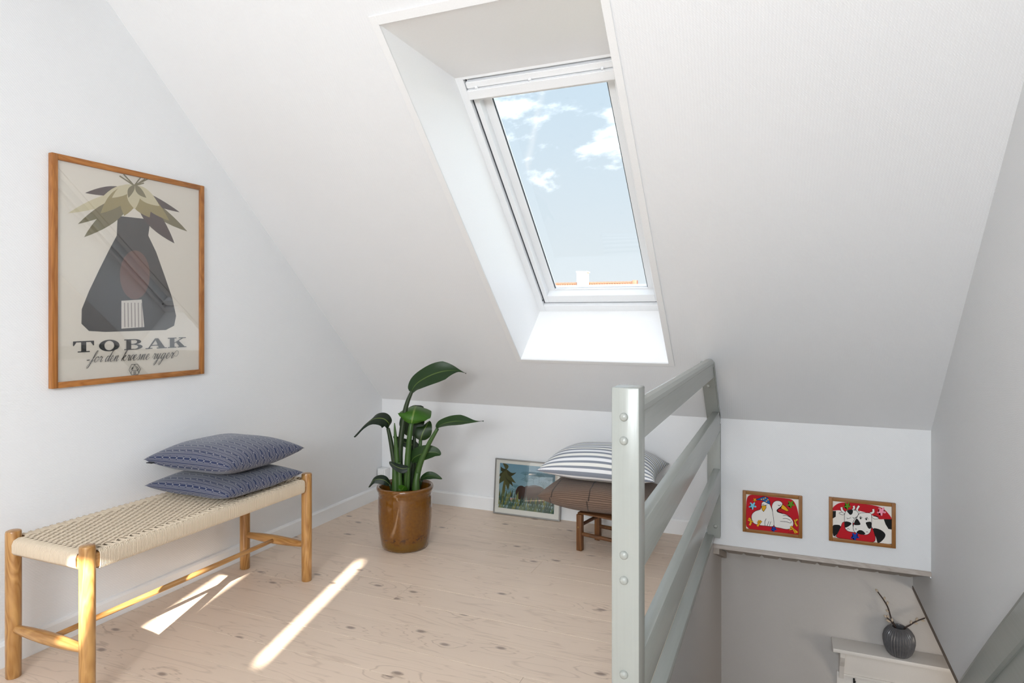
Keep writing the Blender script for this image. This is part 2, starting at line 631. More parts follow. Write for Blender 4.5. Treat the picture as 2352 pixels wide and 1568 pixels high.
def build_window(idx, S, detailed):
    w = bpy.data.objects.new('window_%d' % idx, None)
    link(w)
    w.location = S((HX0 + HX1) / 2, HB0, 0)
    WL[w.name] = V(w.location)
    struct(w, 'white roof window in a deep splayed white lining' if detailed else 'rear roof window with blind drawn')
    if not detailed:
        build_blind(S, w)
        return w
    # lining panels
    o = [(HX0, HB0), (HX1, HB0), (HX1, HB1), (HX0, HB1)]
    i = [(IX0, IB0), (IX1, IB0), (IX1, IB1), (IX0, IB1)]
    t = .012
    outs = [(-1, -1), (1, -1), (1, 1), (-1, 1)]
    for k in range(4):
        bm = BM()
        j = (k + 1) % 4
        P = [S(*o[k], 0), S(*o[j], 0), S(*i[j], IN + .002), S(*i[k], IN + .002)]
        Q = [S(o[a][0] + outs[a][0] * t, o[a][1] + outs[a][1] * t, 0) for a in (k, j)] + [S(i[a][0] + outs[a][0] * t, i[a][1] + outs[a][1] * t, IN + .002) for a in (j, k)]
        A = [bm.verts.new(p) for p in P]; B = [bm.verts.new(p) for p in Q]
        bm.faces.new(A); bm.faces.new(B[::-1])
        for q in range(4):
            bm.faces.new((A[q], A[(q + 1) % 4], B[(q + 1) % 4], B[q]))
        bmesh.ops.recalc_face_normals(bm, faces=bm.faces)
        build('lining_panel', bm, M['reveal'], w)
    # casing strip on the slope
    ring_bars(S, HX0 - .028, HX1 + .028, HB0 - .022, HB1 + .034, (.028, .028, .022, .034), -.006, .001, M['trimwhite'], w, 'casing_strip', .0015)
    # fixed frame
    fr = ring_bars(S, IX0 - .03, IX1 + .03, IB0 - .03, IB1 + .03, (.062, .062, .075, .04), IN, IN + .10, M['sashwhite'], w, 'frame_bar', .002)
    # dark joint behind the frame
    ring_bars(S, IX0 + .025, IX1 - .025, IB0 + .03, IB1 - .005, .02, IN + .022, IN + .030, M['gasket'], w, 'joint_strip')
    # sash
    sx0, sx1, sb0, sb1 = IX0 + .0385, IX1 - .0385, IB0 + .0500, IB1 - .012
    ring_bars(S, sx0, sx1, sb0, sb1, (.024, .024, .052, .03), IN + .018, IN + .085, M['sashwhite'], w, 'sash_bar', .002)
    gx0, gx1, gb0, gb1 = sx0 + .062, sx1 - .062, sb0 + .062, sb1 - .092
    ring_bars(S, sx0 + .020, sx1 - .020, sb0 + .048, sb1 - .026, (gx0 - sx0 - .02, sx1 - .02 - gx1, gb0 - sb0 - .048, sb1 - .026 - gb1), IN + .06, IN + .09, M['sashwhite'], w, 'glazing_bead', .002)
    bm = BM()
    slab(bm, S, gx0 - .01, gx1 + .01, gb0 - .01, gb1 + .01, .004, IN + .072)
    bmesh.ops.recalc_face_normals(bm, faces=bm.faces)
    if detailed:
        build('pane', bm, M['pane'], w)
        ring_bars(S, gx0 - .004, gx1 + .004, gb0 - .004, gb1 + .004, (.008, .008, .004, .004), IN + .066, IN + .0715, M['gasket'], w, 'pane_gasket')
        # ventilation flap and bar across the top
        for (b0, b1, n0, n1, nm) in ((sb1 - .034, sb1 - .006, -.012, .03, 'ventilation_flap'), (sb1 - .078, sb1 - .036, -.026, .03, 'control_bar'), (sb1 - .092, sb1 - .080, .004, .06, 'bead_strip'), (sb1 - .104, sb1 - .094, .016, .06, 'bead_strip')):
            bm = BM()
            slab(bm, S, sx0 + .004, sx1 - .004, b0, b1, n1 - n0, IN + n0)
            bmesh.ops.bevel(bm, geom=list(bm.edges), offset=.003, segments=2, affect='EDGES')
            bmesh.ops.recalc_face_normals(bm, faces=bm.faces)
            build(nm, bm, M['sashwhite'], w)
        for xx in (sx0 + .05, (sx0 + sx1) / 2 - .03, sx1 - .05):
            bm = BM()
            tube(bm, [S(xx, sb1 - .036, IN - .014), S(xx, sb1 - .026, IN - .02)], .006, 8)
            build('flap_stud', bm, M['sashwhite'], w)
        for bb in (IB1 - .10, IB0 + .075):
            for xx in (IX0 + .0325, IX1 - .0325):
                bm = BM()
                sg = 1 if xx < -.9 else -1
                tube(bm, [S(xx - .004 * sg, bb, IN + .012), S(xx + .0012 * sg, bb, IN + .012)], .006, 10)
                build('screw', bm, M['dark_hole'], w)
        for (bb) in (gb1 - .018,):
            bm = BM()
            pts = [S(gx0 - .022 + .010 * math.cos(a), bb - .006 + .014 * math.sin(a), IN + .056) for a in [k * .35 for k in range(-1, 11)]]
            tube(bm, pts, .0022, 6)
            build('blind_hook', bm, M['white_plastic'], w)
    return w

def build_trims():
    # baseboards
    bm = BM()
    prof = [(0, 0), (.013, 0), (.013, .070), (.008, .078), (0, .080)]
    prism(bm, [(XL + a, -YB, z) for a, z in prof], (0, 2 * YB, 0))
    bmesh.ops.recalc_face_normals(bm, faces=bm.faces)
    struct(build('baseboard_left', bm, M['base']), 'white baseboard along the wall behind the bench')
    bm = BM()
    prism(bm, [(XL, YB - a, z) for a, z in prof], (XW - XL - .035, 0, 0))
    bmesh.ops.recalc_face_normals(bm, faces=bm.faces)
    struct(build('baseboard_back', bm, M['base']), 'white baseboard along the knee wall')
    # fascia under the knee wall over the stairwell
    bm = BM()
    box(bm, XW, XR, YB - .012, YB + .03, -.048, -.027, bev=.002)
    struct(build('trim_1', bm, M['fascia'], origin=(XW, YB, -.06)), 'worn whitewashed board edging the knee wall over the stairwell')
    # sloping boarded soffit
    sf = bpy.data.objects.new('trim_2', None); link(sf); WL[sf.name] = V((XW, YB, -.06)); sf.location = WL[sf.name]
    struct(sf, 'sloping soffit of narrow painted boards above the lower hall')
    x = XW + .03
    bw = .0955
    h = .385
    k = 0
    while x < XR - .01:
        x1 = min(x + bw, XR - .002)
        bm = BM()
        y0, y1 = YB - .004, YLOW + .01
        z0, z1 = -.046, -.046 - (y1 - y0) * h
        c = .012
        P = lambda xx, yy, dz: V((xx, yy, z0 + (z1 - z0) * (yy - y0) / (y1 - y0) + dz))
        prof = [(x + .001, .02), (x1 - .001, .02), (x1 - .001, c), (x1 - c, 0), (x + c, 0), (x + .001, c)]
        prism(bm, [P(a, y0, d) for a, d in prof], V((0, y1 - y0, z1 - z0)))
        bmesh.ops.recalc_face_normals(bm, faces=bm.faces)
        build('board', bm, M['soffit'], sf)
        x = x1
        k += 1
    bm = BM()
    y0, y1 = YB - .004, YLOW
    prism(bm, [(XW, y0, -.046), (XW + .03, y0, -.046), (XW + .03, y0, -.078), (XW, y0, -.078)], (0, y1 - y0, -(y1 - y0) * h))
    bmesh.ops.recalc_face_normals(bm, faces=bm.faces)
    build('cover_strip', bm, M['soffit'], sf)
    bm = BM()      # backing above the boards
    prism(bm, [(XW, YB + .005, -.015), (XR, YB + .005, -.015), (XR, YB + .005, .01), (XW, YB + .005, .01)], (0, y1 - y0, -(y1 - y0) * h))
    bmesh.ops.recalc_face_normals(bm, faces=bm.faces)
    build('backing', bm, M['soffit'], sf)
    # dark edge strip under the right wall
    bm = BM()
    box(bm, XR - .003, XR + .10, YS, YLOW, -.285, -.268)
    struct(build('trim_3', bm, plain('brown_edge', srgb(112, 98, 86), .6), origin=(XR, YS, -.28)), 'thin brown edge strip along the foot of the right wall')
    # floor edge board along the stairwell
    bm = BM()
    box(bm, -.378, -.332, YS, YB - .002, .0, .030, bev=.004)
    struct(build('trim_4', bm, M['rail_y'], smooth=True, origin=(-.36, YS, 0)), 'grey-green board along the floor edge beneath the railing')

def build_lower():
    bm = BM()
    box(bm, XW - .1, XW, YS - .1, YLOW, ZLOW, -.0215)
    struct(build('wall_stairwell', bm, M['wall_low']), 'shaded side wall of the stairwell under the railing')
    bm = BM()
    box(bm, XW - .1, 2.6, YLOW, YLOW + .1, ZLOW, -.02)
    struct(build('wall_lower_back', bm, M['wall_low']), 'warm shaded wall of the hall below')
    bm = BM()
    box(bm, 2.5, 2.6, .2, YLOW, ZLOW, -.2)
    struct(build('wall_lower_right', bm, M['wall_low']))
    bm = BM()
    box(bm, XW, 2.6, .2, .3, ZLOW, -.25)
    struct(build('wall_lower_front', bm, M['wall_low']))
    bm = BM()
    box(bm, XW - .1, 2.6, .2, YLOW, ZLOW - .1, ZLOW)
    struct(build('floor_lower', bm, wood('lower_floor_wood', srgb(110, 80, 58), srgb(150, 112, 84), 'y', .4)))
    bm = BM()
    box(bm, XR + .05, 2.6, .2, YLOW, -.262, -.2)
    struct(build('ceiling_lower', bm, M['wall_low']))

build_shell()
build_slopes()
build_window(1, slope, True)
build_window(2, slope_rear, False)
build_trims()
build_lower()
# ================================================================== OBJECTS
def leafshape(b, t, w, bend=0, n=9):
    bx, by = b; tx, ty = t
    dx, dy = tx - bx, ty - by
    L = math.hypot(dx, dy)
    nx, ny = -dy / L, dx / L
    up, dn = [], []
    for k in range(n + 1):
        s = k / n
        ww = w * math.sin(math.pi * s ** .8) ** .9 if 0 < s < 1 else 0
        cx = bx + dx * s + nx * bend * math.sin(math.pi * s)
        cy = by + dy * s + ny * bend * math.sin(math.pi * s)
        up.append((cx + nx * ww, cy + ny * ww)); dn.append((cx - nx * ww, cy - ny * ww))
    return up + dn[-2:0:-1]

def blob(cx, cy, rx, ry, n=20, a0=0, a1=2 * math.pi):
    return [(cx + rx * math.cos(a0 + (a1 - a0) * k / n), cy + ry * math.sin(a0 + (a1 - a0) * k / n)) for k in range(n)]

def strokepoly(pts, w, taper=False, n=5):
    p = spline([(a, b, 0) for a, b in pts], n) if len(pts) > 2 else [V((a, b, 0)) for a, b in pts]
    L, R = [], []
    for i, c in enumerate(p):
        t = p[min(i + 1, len(p) - 1)] - p[max(i - 1, 0)]
        if t.length < 1e-9:
            t = V((1, 0, 0))
        t.normalize()
        nn = V((-t.y, t.x, 0))
        ww = w(t) if callable(w) else w
        if taper:
            ww *= math.sin(math.pi * (.08 + .84 * i / (len(p) - 1)))
        L.append(c + nn * ww / 2); R.append(c - nn * ww / 2)
    return [[(L[i].x, L[i].y), (L[i + 1].x, L[i + 1].y), (R[i + 1].x, R[i + 1].y), (R[i].x, R[i].y)] for i in range(len(L) - 1)]

def flower(cx, cy, r):
    return [(cx + r * (.72 + .30 * math.cos(5 * a)) * math.cos(a + .3), cy + r * (.72 + .30 * math.cos(5 * a)) * math.sin(a + .3)) for a in [2 * math.pi * k / 40 for k in range(40)]]

def art(name, layers, tow, normal, parent, step=.00012):
    """flat print: a list of (polygon or polygons, colour); tow maps drawing coordinates to the print's plane"""
    bm = BM()
    cols = []
    for i, (poly, c) in enumerate(layers):
        if c not in cols:
            cols.append(c)
        mi = cols.index(c)
        polys = poly if isinstance(poly[0][0], (tuple, list)) else [poly]
        for pl in polys:
            vs = [bm.verts.new(tow(*p) + normal * (step * i)) for p in pl]
            try:
                f = bm.faces.new(vs)
                f.material_index = mi
            except ValueError:
                pass
    bmesh.ops.triangulate(bm, faces=bm.faces)
    for f in bm.faces:
        f.normal_update()
        if f.normal.dot(normal) < 0:
            f.normal_flip()
    return build(name, bm, [ink(c) for c in cols], parent)

# ------------------------------------------------------------------ framed poster on the left wall
def build_poster():
    y0, y1, z0, z1 = 1.469, 2.113, .896, 1.718
    xf = XL + .022
    fw = .021
    t = thing('framed_poster', 'large pine-framed poster with the word TOBAK on the left wall', 'poster', (XL, (y0 + y1) / 2, z0))
    for (a, b, c, d, m) in ((y0, y0 + fw, z0, z1, 'pine_z'), (y1 - fw, y1, z0, z1, 'pine_z'), (y0 + fw, y1 - fw, z1 - fw, z1, 'pine_y'), (y0 + fw, y1 - fw, z0, z0 + fw, 'pine_y')):
        onebox('frame_bar', (XL + .001, xf, a, b, c, d), M[m], t, bev=.002)
    onebox('back_board', (XL + .001, xf - .012, y0 + fw, y1 - fw, z0 + fw, z1 - fw), M['white_plastic'], t)
    xp = xf - .0108
    Z = lambda x, y: on_x(80 + x / 2.657, 330 + y / 2.657, xp)
    cream = srgb(226, 219, 206)
    olive, dolive, brown, dark, pale = srgb(150, 134, 78), srgb(112, 102, 62), srgb(62, 38, 32), srgb(36, 33, 31), srgb(206, 196, 160)
    # paper covers the whole opening
    def tow(x, y):
        return Z(x, y)
    yy0, yy1, zz0, zz1 = y0 + fw - .002, y1 - fw + .002, z0 + fw - .002, z1 - fw + .002
    bmq = BM()
    quad(bmq, [(xp, yy0, zz0), (xp, yy1, zz0), (xp, yy1, zz1), (xp, yy0, zz1)])
    build('paper', bmq, ink(cream), t)
    L = []
    # a jar holding a spread bunch of tobacco leaves
    jar = [(505, 440), (600, 470), (706, 462), (692, 560), (740, 660), (790, 800), (838, 940), (862, 1050), (850, 1110), (800, 1136), (700, 1134), (560, 1140), (430, 1148), (330, 1142), (284, 1098), (286, 1010), (330, 900), (392, 770), (452, 650), (500, 560)]
    L.append((jar, dark))
    L.append((blob(610, 800, 92, 150, 24), srgb(98, 62, 50)))
    L.append(([(528, 958), (652, 950), (668, 1118), (528, 1128)], srgb(214, 208, 198)))
    for k in range(6):
        x = 544 + k * 21
        L.append(([(x, 970), (x + 6, 970), (x + 9, 1118), (x + 2, 1120)], srgb(150, 140, 134)))
    for b, e, w, c in (((600, 300), (200, 425), 34, pale), ((590, 330), (262, 490), 36, dolive), ((580, 360), (300, 570), 44, dolive),
                       ((610, 300), (930, 535), 36, dolive), ((620, 320), (852, 608), 48, brown), ((610, 280), (884, 418), 24, brown),
                       ((590, 290), (306, 300), 30, brown), ((600, 262), (390, 350), 34, pale), ((610, 262), (820, 470), 40, olive),
                       ((600, 262), (400, 425), 48, olive), ((606, 262), (545, 440), 56, olive), ((610, 262), (700, 450), 58, olive),
                       ((604, 256), (470, 330), 30, pale), ((610, 256), (760, 380), 36, pale), ((606, 256), (610, 400), 40, pale),
                       ((606, 252), (570, 330), 18, dolive), ((612, 252), (680, 330), 18, dolive)):
        L.append((leafshape(b, e, w, 6), c))
    for e in ((516, 196), (540, 186), (645, 205), (672, 215), (690, 214), (665, 240)):
        L.append((strokepoly([(606, 256), e], 8), dolive))
    # TOBAK in wide slab letters
    blk = srgb(30, 29, 30)
    def bottom(x): return 1275 - (x - 232) * (35 / 683)
    def top(x): return 1206 - (x - 232) * (26 / 683)
    def letter(x0, x1, polys):
        for pl in polys:
            out = []
            for u, v in pl:
                x = x0 + (x1 - x0) * u
                out.append((x, bottom(x) + (top(x) - bottom(x)) * v))
            L.append((out, blk))
    R = lambda a, b, c, d: [(a, c), (b, c), (b, d), (a, d)]
    def ringp(cx, cy, rx, ry, ix, iy, a0, a1, n=24):
        o = []
        for k in range(n):
            p, q = a0 + (a1 - a0) * k / n, a0 + (a1 - a0) * (k + 1) / n
            o.append([(cx + rx * math.cos(p), cy + ry * math.sin(p)), (cx + rx * math.cos(q), cy + ry * math.sin(q)), (cx + ix * math.cos(q), cy + iy * math.sin(q)), (cx + ix * math.cos(p), cy + iy * math.sin(p))])
        return o
    letter(232, 360, [R(.39, .63, 0, 1), R(.22, .80, 0, .09), R(0, 1, .9, 1), [(0, .58), (.04, .58), (.16, .9), (0, .9)], [(1, .58), (.96, .58), (.84, .9), (1, .9)]])
    letter(390, 515, ringp(.5, .5, .5, .53, .24, .44, 0, 2 * math.pi, 32))
    letter(543, 655, [R(.12, .38, 0, 1), R(0, .55, 0, .08), R(0, .55, .92, 1), R(.3, .6, .48, .55)] + ringp(.54, .75, .38, .25, .16, .18, -math.pi / 2, math.pi / 2, 12) + ringp(.55, .26, .45, .26, .2, .19, -math.pi / 2, math.pi / 2, 12))
    letter(672, 798, [[(.46, 1), (.62, 1), (.95, .05), (.66, .05)], [(.46, 1), (.53, .95), (.2, .05), (.12, .05)], R(.28, .68, .28, .37), R(0, .34, 0, .08), R(.54, 1.04, 0, .08)])
    letter(808, 915, [R(.12, .38, 0, 1), R(0, .5, 0, .08), R(0, .5, .92, 1), [(.38, .42), (.38, .5), (.8, .95), (.9, .95)], [(.46, .55), (.62, .68), (.98, .05), (.68, .05)], R(.62, 1.03, .92, 1), R(.55, 1.06, 0, .08)])
    # handwriting line
    G = {'-': (.75, [[(0, .42), (.55, .47)]]),
         'f': (.80, [[(-.1, .0), (.45, .75), (.85, 1.85), (.7, 2.05), (.5, 1.4), (.25, 0), (-.05, -.95), (-.3, -.85), (-.1, -.3), (.7, .45)]]),
         'o': (.85, [[(.5, 1), (.15, .8), (.05, .3), (.3, 0), (.62, .3), (.65, .8), (.45, 1), (.62, .82), (.98, .88)]]),
         'r': (.75, [[(0, .3), (.22, 1.05), (.27, .85), (.52, .9), (.42, .2), (.55, 0), (.8, .3)]]),
         'd': (.92, [[(.6, .9), (.3, 1), (.05, .5), (.15, 0), (.45, .3), (.65, 1)], [(.95, 2.05), (.66, .7), (.6, .05), (.92, .3)]]),
         'e': (.76, [[(0, .3), (.4, .55), (.5, .9), (.3, 1), (.1, .5), (.25, 0), (.5, .05), (.8, .4)]]),
         'n': (.98, [[(0, .3), (.22, 1), (.13, 0)], [(.15, .2), (.5, 1), (.62, .8), (.55, .15), (.7, 0), (1, .35)]]),
         'k': (.95, [[(0, .3), (.6, 1.8), (.52, 2.05), (.35, 1.5), (.1, 0)], [(.12, .4), (.5, 1), (.58, .75), (.28, .5), (.52, .1), (.75, 0), (.97, .3)]]),
         'a': (.58, [[(.6, .9), (.3, 1), (.05, .5), (.15, 0), (.45, .3), (.62, .95), (.56, .3)]]),
         's': (.74, [[(0, .2), (.38, 1.05), (.47, .6), (.45, .1), (.2, 0), (.1, .15)], [(.45, .1), (.76, .35)]]),
         'y': (.98, [[(0, .3), (.15, 1), (.2, .2), (.4, .1), (.66, 1)], [(.66, 1), (.5, 0), (.2, -1), (-.05, -.9), (.2, -.35), (1, .38)]]),
         'g': (.95, [[(.6, .9), (.3, 1), (.05, .5), (.15, 0), (.45, .3), (.66, 1)], [(.66, 1), (.5, 0), (.2, -1), (-.05, -.9), (.2, -.35), (.97, .36)]]),
         ' ': (.55, [])}
    txt = '-for den kraesne ryger'
    tot = sum(G[c][0] for c in txt)
    x = 0
    xh = 34
    for c in txt:
        for st in G[c][1]:
            pts = []
            for a, b in st:
                zx = 308 + (838 - 308) / tot * (x + a + (b * .42))
                pts.append((zx, 1336 - (zx - 308) * (30 / 560) - b * xh))
            L.append((strokepoly(pts, 5 if c == '-' else (lambda q: 1.6 + 2.6 * abs(q.y) if q.y > 0 else 1.7), n=4), blk))
        x += G[c][0]
    L.append((strokepoly([(838, 1290), (860, 1262), (873, 1272), (860, 1296), (842, 1290)], 1.8), blk))
    # small six-sided emblem
    hx = [(570, 1380), (585, 1346), (622, 1344), (640, 1374), (624, 1408), (586, 1410)]
    for a, b in zip(hx, hx[1:] + hx[:1]):
        L.append((strokepoly([a, b], 2.6), blk))
    for a, b in (((604, 1346), (580, 1404)), ((604, 1346), (632, 1400)), ((592, 1384), (622, 1383))):
        L.append((strokepoly([a, b], 2.6), blk))
    L.append((strokepoly([(582, 1382), (592, 1362), (590, 1376)], 3), blk))
    L.append((strokepoly([(616, 1358), (628, 1374), (622, 1378)], 3), blk))
    for x0 in (600, 608):
        L.append((strokepoly([(x0, 1392), (x0, 1404)], 3), blk))
    L.append((strokepoly([(596, 1404), (614, 1403)], 2.4), blk)); L.append((strokepoly([(596, 1392), (614, 1391)], 2.4), blk))
    # lettering and drawing are laid on the paper in thin layers
    art('print', L, lambda a, b: tow(a, b), V((1, 0, 0)), t, step=.00003)
    for o in t.children:
        if o.name.startswith('print'):
            o.location.x += .0002
    bm = BM()
    box(bm, xf - .0055, xf - .004, y0 + fw - .003, y1 - fw + .003, z0 + fw - .003, z1 - fw + .003)
    build('glass', bm, M['picture_glass'], t)

# ------------------------------------------------------------------ two small pictures over the stairwell
def framed_small(name, label, outer, inner, layers, z6, group):
    c = [on_y(*z6(*p), YB - .016) for p in outer]
    x0 = (c[0].x + c[3].x) / 2; x1 = (c[1].x + c[2].x) / 2
    z1 = (c[0].z + c[1].z) / 2; z0 = (c[2].z + c[3].z) / 2
    t = thing(name, label, 'picture', ((x0 + x1) / 2, YB, z0), group)
    fw = .0165
    yf = YB - .016
    for (a, b, d, e, m) in ((x0, x0 + fw, z0, z1, 'pale_z'), (x1 - fw, x1, z0, z1, 'pale_z'), (x0 + fw, x1 - fw, z1 - fw, z1, 'pale_x'), (x0 + fw, x1 - fw, z0, z0 + fw, 'pale_x')):
        onebox('frame_bar', (a, b, yf, YB - .001, d, e), M[m], t, bev=.0015)
    yp = YB - .010
    onebox('back_board', (x0 + fw, x1 - fw, yp + .001, YB - .001, z0 + fw, z1 - fw), M['white_plastic'], t)
    tx0, tx1, tz0, tz1 = x0 + fw, x1 - fw, z0 + fw, z1 - fw
    def tow(a, b):
        p = on_y(*z6(a, b), yp)
        return V((min(max(p.x, tx0), tx1), yp, min(max(p.z, tz0), tz1)))
    bm = BM()
    quad(bm, [(tx0, yp + .0005, tz0), (tx1, yp + .0005, tz0), (tx1, yp + .0005, tz1), (tx0, yp + .0005, tz1)])
    build('paper', bm, ink(srgb(232, 226, 218)), t)
    art('painting', layers, tow, V((0, -1, 0)), t, step=.00003)
    return t

def build_small_pictures():
    z6 = lambda x, y: (1620 + x / 3.733, 940 + y / 3.733)
    red, blk, wht, yel = srgb(186, 20, 34), srgb(18, 17, 18), srgb(232, 228, 222), srgb(226, 166, 28)
    blue, lb, grn, pink, dkb = srgb(24, 92, 160), srgb(124, 200, 226), srgb(92, 140, 30), srgb(240, 150, 170), srgb(20, 60, 150)
    def outlined(L, poly, c, w=3.5):
        L.append((poly, c))
        edge = []
        for a, b in zip(poly, poly[1:] + poly[:1]):
            edge += strokepoly([a, b], w)
        L.append((edge, blk))
    def sm(pts, n=4):
        p = [(a, b, 0) for a, b in pts]
        q = spline([p[-1]] + p + [p[0], p[1]], n)
        return [(v.x, v.y) for v in q[n:-n - 1]]
    L = []
    L.append((sm([(356, 770), (380, 735), (430, 733), (560, 748), (690, 762), (745, 775), (775, 815), (795, 880), (804, 960), (804, 1080), (700, 1068), (540, 1046), (400, 1028), (366, 1015), (349, 985), (350, 870)]), red))
    L.append((flower(405, 825, 34), lb)); L.append((flower(733, 812, 34), grn)); L.append((flower(587, 1024, 27), dkb))
    outlined(L, sm([(571, 830), (582, 800), (606, 784), (640, 786), (662, 806), (650, 832), (626, 850), (613, 866), (622, 880), (652, 890), (692, 900), (726, 922), (750, 952), (755, 986), (738, 1016), (700, 1027), (640, 1016), (592, 1000), (584, 930), (576, 870)]), wht)
    outlined(L, sm([(479, 832), (484, 802), (502, 790), (540, 796), (560, 828), (575, 870), (583, 925), (585, 998), (520, 998), (452, 990), (412, 972), (398, 942), (396, 914), (406, 890), (432, 870), (472, 856)]), wht)
    outlined(L, sm([(432, 774), (470, 758), (510, 748), (540, 762), (556, 806), (540, 808), (500, 786), (474, 778)]), blue)
    for p in ((500, 768), (524, 786), (538, 774), (482, 770), (515, 758)):
        L.append((blob(*p, 6, 6, 8), yel))
    L.append((flower(424, 775, 16), yel))
    outlined(L, [(480, 826), (520, 822), (522, 842), (500, 876), (488, 862)], yel)
    outlined(L, [(662, 812), (690, 834), (718, 868), (698, 872), (656, 852), (648, 842)], yel)
    for st in ([(484, 812), (496, 816), (504, 810)], [(510, 816), (522, 822), (530, 814)], [(622, 818), (636, 824), (646, 814)], [(625, 822), (640, 826)],
               [(522, 935), (512, 960), (512, 995)], [(545, 958), (530, 1000)], [(562, 960), (548, 1002)], [(665, 910), (700, 910), (736, 930)], [(664, 934), (700, 935), (730, 950)], [(642, 958), (690, 962), (732, 972), (736, 956)]):
        L.append((strokepoly(st, 3.5), blk))
    for st, w in (([(375, 930), (392, 960), (380, 992)], 17), ([(366, 946), (384, 956)], 10), ([(410, 960), (392, 962)], 10), ([(464, 948), (462, 975), (446, 1000)], 17), ([(482, 955), (464, 978)], 10), ([(448, 960), (460, 975)], 10),
                  ([(790, 940), (770, 965), (788, 1000)], 14), ([(765, 945), (772, 970)], 10), ([(732, 1000), (750, 1022), (790, 1055)], 16), ([(722, 1030), (748, 1024)], 10), ([(752, 1024), (772, 1062)], 9)):
        L.append((strokepoly(st, w + 5), blk)); L.append((strokepoly(st, w), yel))
    for st in ([(712, 1052), (722, 1056)], [(728, 1050), (738, 1060)], [(742, 1052), (752, 1060)]):
        L.append((strokepoly(st, 3), blk))
    L.append(([(628, 853), (650, 847), (702, 874), (680, 889), (642, 882), (620, 868)], red))
    outlined(L, [(662, 812), (690, 834), (718, 868), (698, 872), (656, 852), (648, 842)], yel)
    framed_small('framed_duck_picture', 'small wood-framed painting of two white ducks on red', [(318, 693), (832, 748), (832, 1110), (322, 1045)], None, L, z6, 'small painted pictures over the stairwell')
    L = []
    L.append((sm([(1090, 866), (1096, 838), (1140, 806), (1200, 797), (1320, 806), (1430, 820), (1500, 838), (1552, 872), (1600, 942), (1540, 940), (1480, 938), (1420, 900), (1300, 866), (1190, 880), (1150, 864)]), red))
    for pl in ([(1090, 870), (1120, 870), (1118, 920), (1092, 935)], sm([(1093, 1000), (1120, 988), (1156, 995), (1150, 1030), (1112, 1085), (1095, 1070)]), [(1530, 940), (1602, 942), (1603, 1030), (1570, 1024), (1546, 985)],
               sm([(1438, 1022), (1500, 1030), (1543, 1068), (1530, 1110), (1482, 1146), (1464, 1100)]), sm([(1448, 908), (1480, 920), (1488, 936), (1464, 938), (1446, 926)])):
        L.append((pl, blk))
    outlined(L, sm([(1190, 962), (1160, 1010), (1125, 1074), (1142, 1100), (1270, 1118), (1400, 1135), (1448, 1132), (1458, 1100), (1442, 1040), (1422, 1012), (1300, 980)]), red, 3)
    outlined(L, sm([(1146, 888), (1180, 878), (1196, 892), (1178, 904)]), wht); outlined(L, sm([(1422, 912), (1462, 918), (1488, 934), (1448, 938)]), wht, 3)
    for st in ([(1196, 886), (1172, 862), (1168, 838)], [(1262, 862), (1276, 846), (1272, 826)], [(1320, 890), (1300, 862), (1318, 826)], [(1412, 892), (1440, 880), (1440, 854)], [(1300, 872), (1280, 868)]):
        L.append((strokepoly(st, 22), blk)); L.append((strokepoly(st, 16), wht))
    outlined(L, sm([(1195, 900), (1216, 862), (1290, 866), (1312, 900), (1268, 960), (1268, 1010), (1292, 1050), (1232, 1046), (1200, 1020), (1194, 960)]), wht)
    L.append((sm([(1215, 866), (1262, 862), (1262, 890), (1245, 903), (1228, 890)]), blk)); L.append((sm([(1196, 962), (1240, 966), (1250, 985), (1200, 1012)]), blk))
    outlined(L, sm([(1318, 895), (1360, 886), (1415, 890), (1425, 920), (1425, 990), (1414, 1050), (1380, 1074), (1320, 1064), (1281, 1050), (1266, 1010), (1290, 950)]), wht)
    for pl in (sm([(1286, 948), (1304, 938), (1330, 982), (1308, 991), (1276, 986)]), sm([(1378, 968), (1422, 965), (1420, 1015), (1400, 1020), (1382, 990)]), sm([(1298, 1050), (1320, 1034), (1350, 1040), (1372, 1066), (1340, 1072), (1306, 1062)]), blob(1332, 932, 7, 9, 12), blob(1380, 940, 7, 9, 12)):
        L.append((pl, blk))
    for st in ([(1210, 930), (1230, 934), (1248, 926)], [(1262, 924), (1282, 930), (1296, 918)], [(1218, 940), (1222, 932)], [(1272, 938), (1276, 930)], [(1320, 930), (1332, 918), (1348, 930)], [(1368, 938), (1382, 926), (1398, 940)],
               [(1326, 914), (1330, 922)], [(1390, 922), (1386, 930)], [(1212, 1030), (1224, 1018), (1236, 1030)], [(1286, 1030), (1290, 1020), (1298, 1030)], [(1378, 1052), (1388, 1046), (1394, 1054)], [(1525, 1145), (1530, 1152), (1560, 1155), (1602, 1152)], [(1160, 1000), (1140, 1050), (1108, 1100)], [(1424, 1000), (1436, 1022)]):
        L.append((strokepoly(st, 3.2), blk))
    L.append((flower(1217, 825, 32), grn)); L.append((flower(1510, 872, 40), pink)); L.append((flower(1283, 1088, 37), dkb))
    framed_small('framed_cow_picture', 'small wood-framed painting of two black-and-white cows on red', [(1057, 752), (1631, 808), (1637, 1195), (1064, 1125)], None, L, z6, 'small painted pictures over the stairwell')

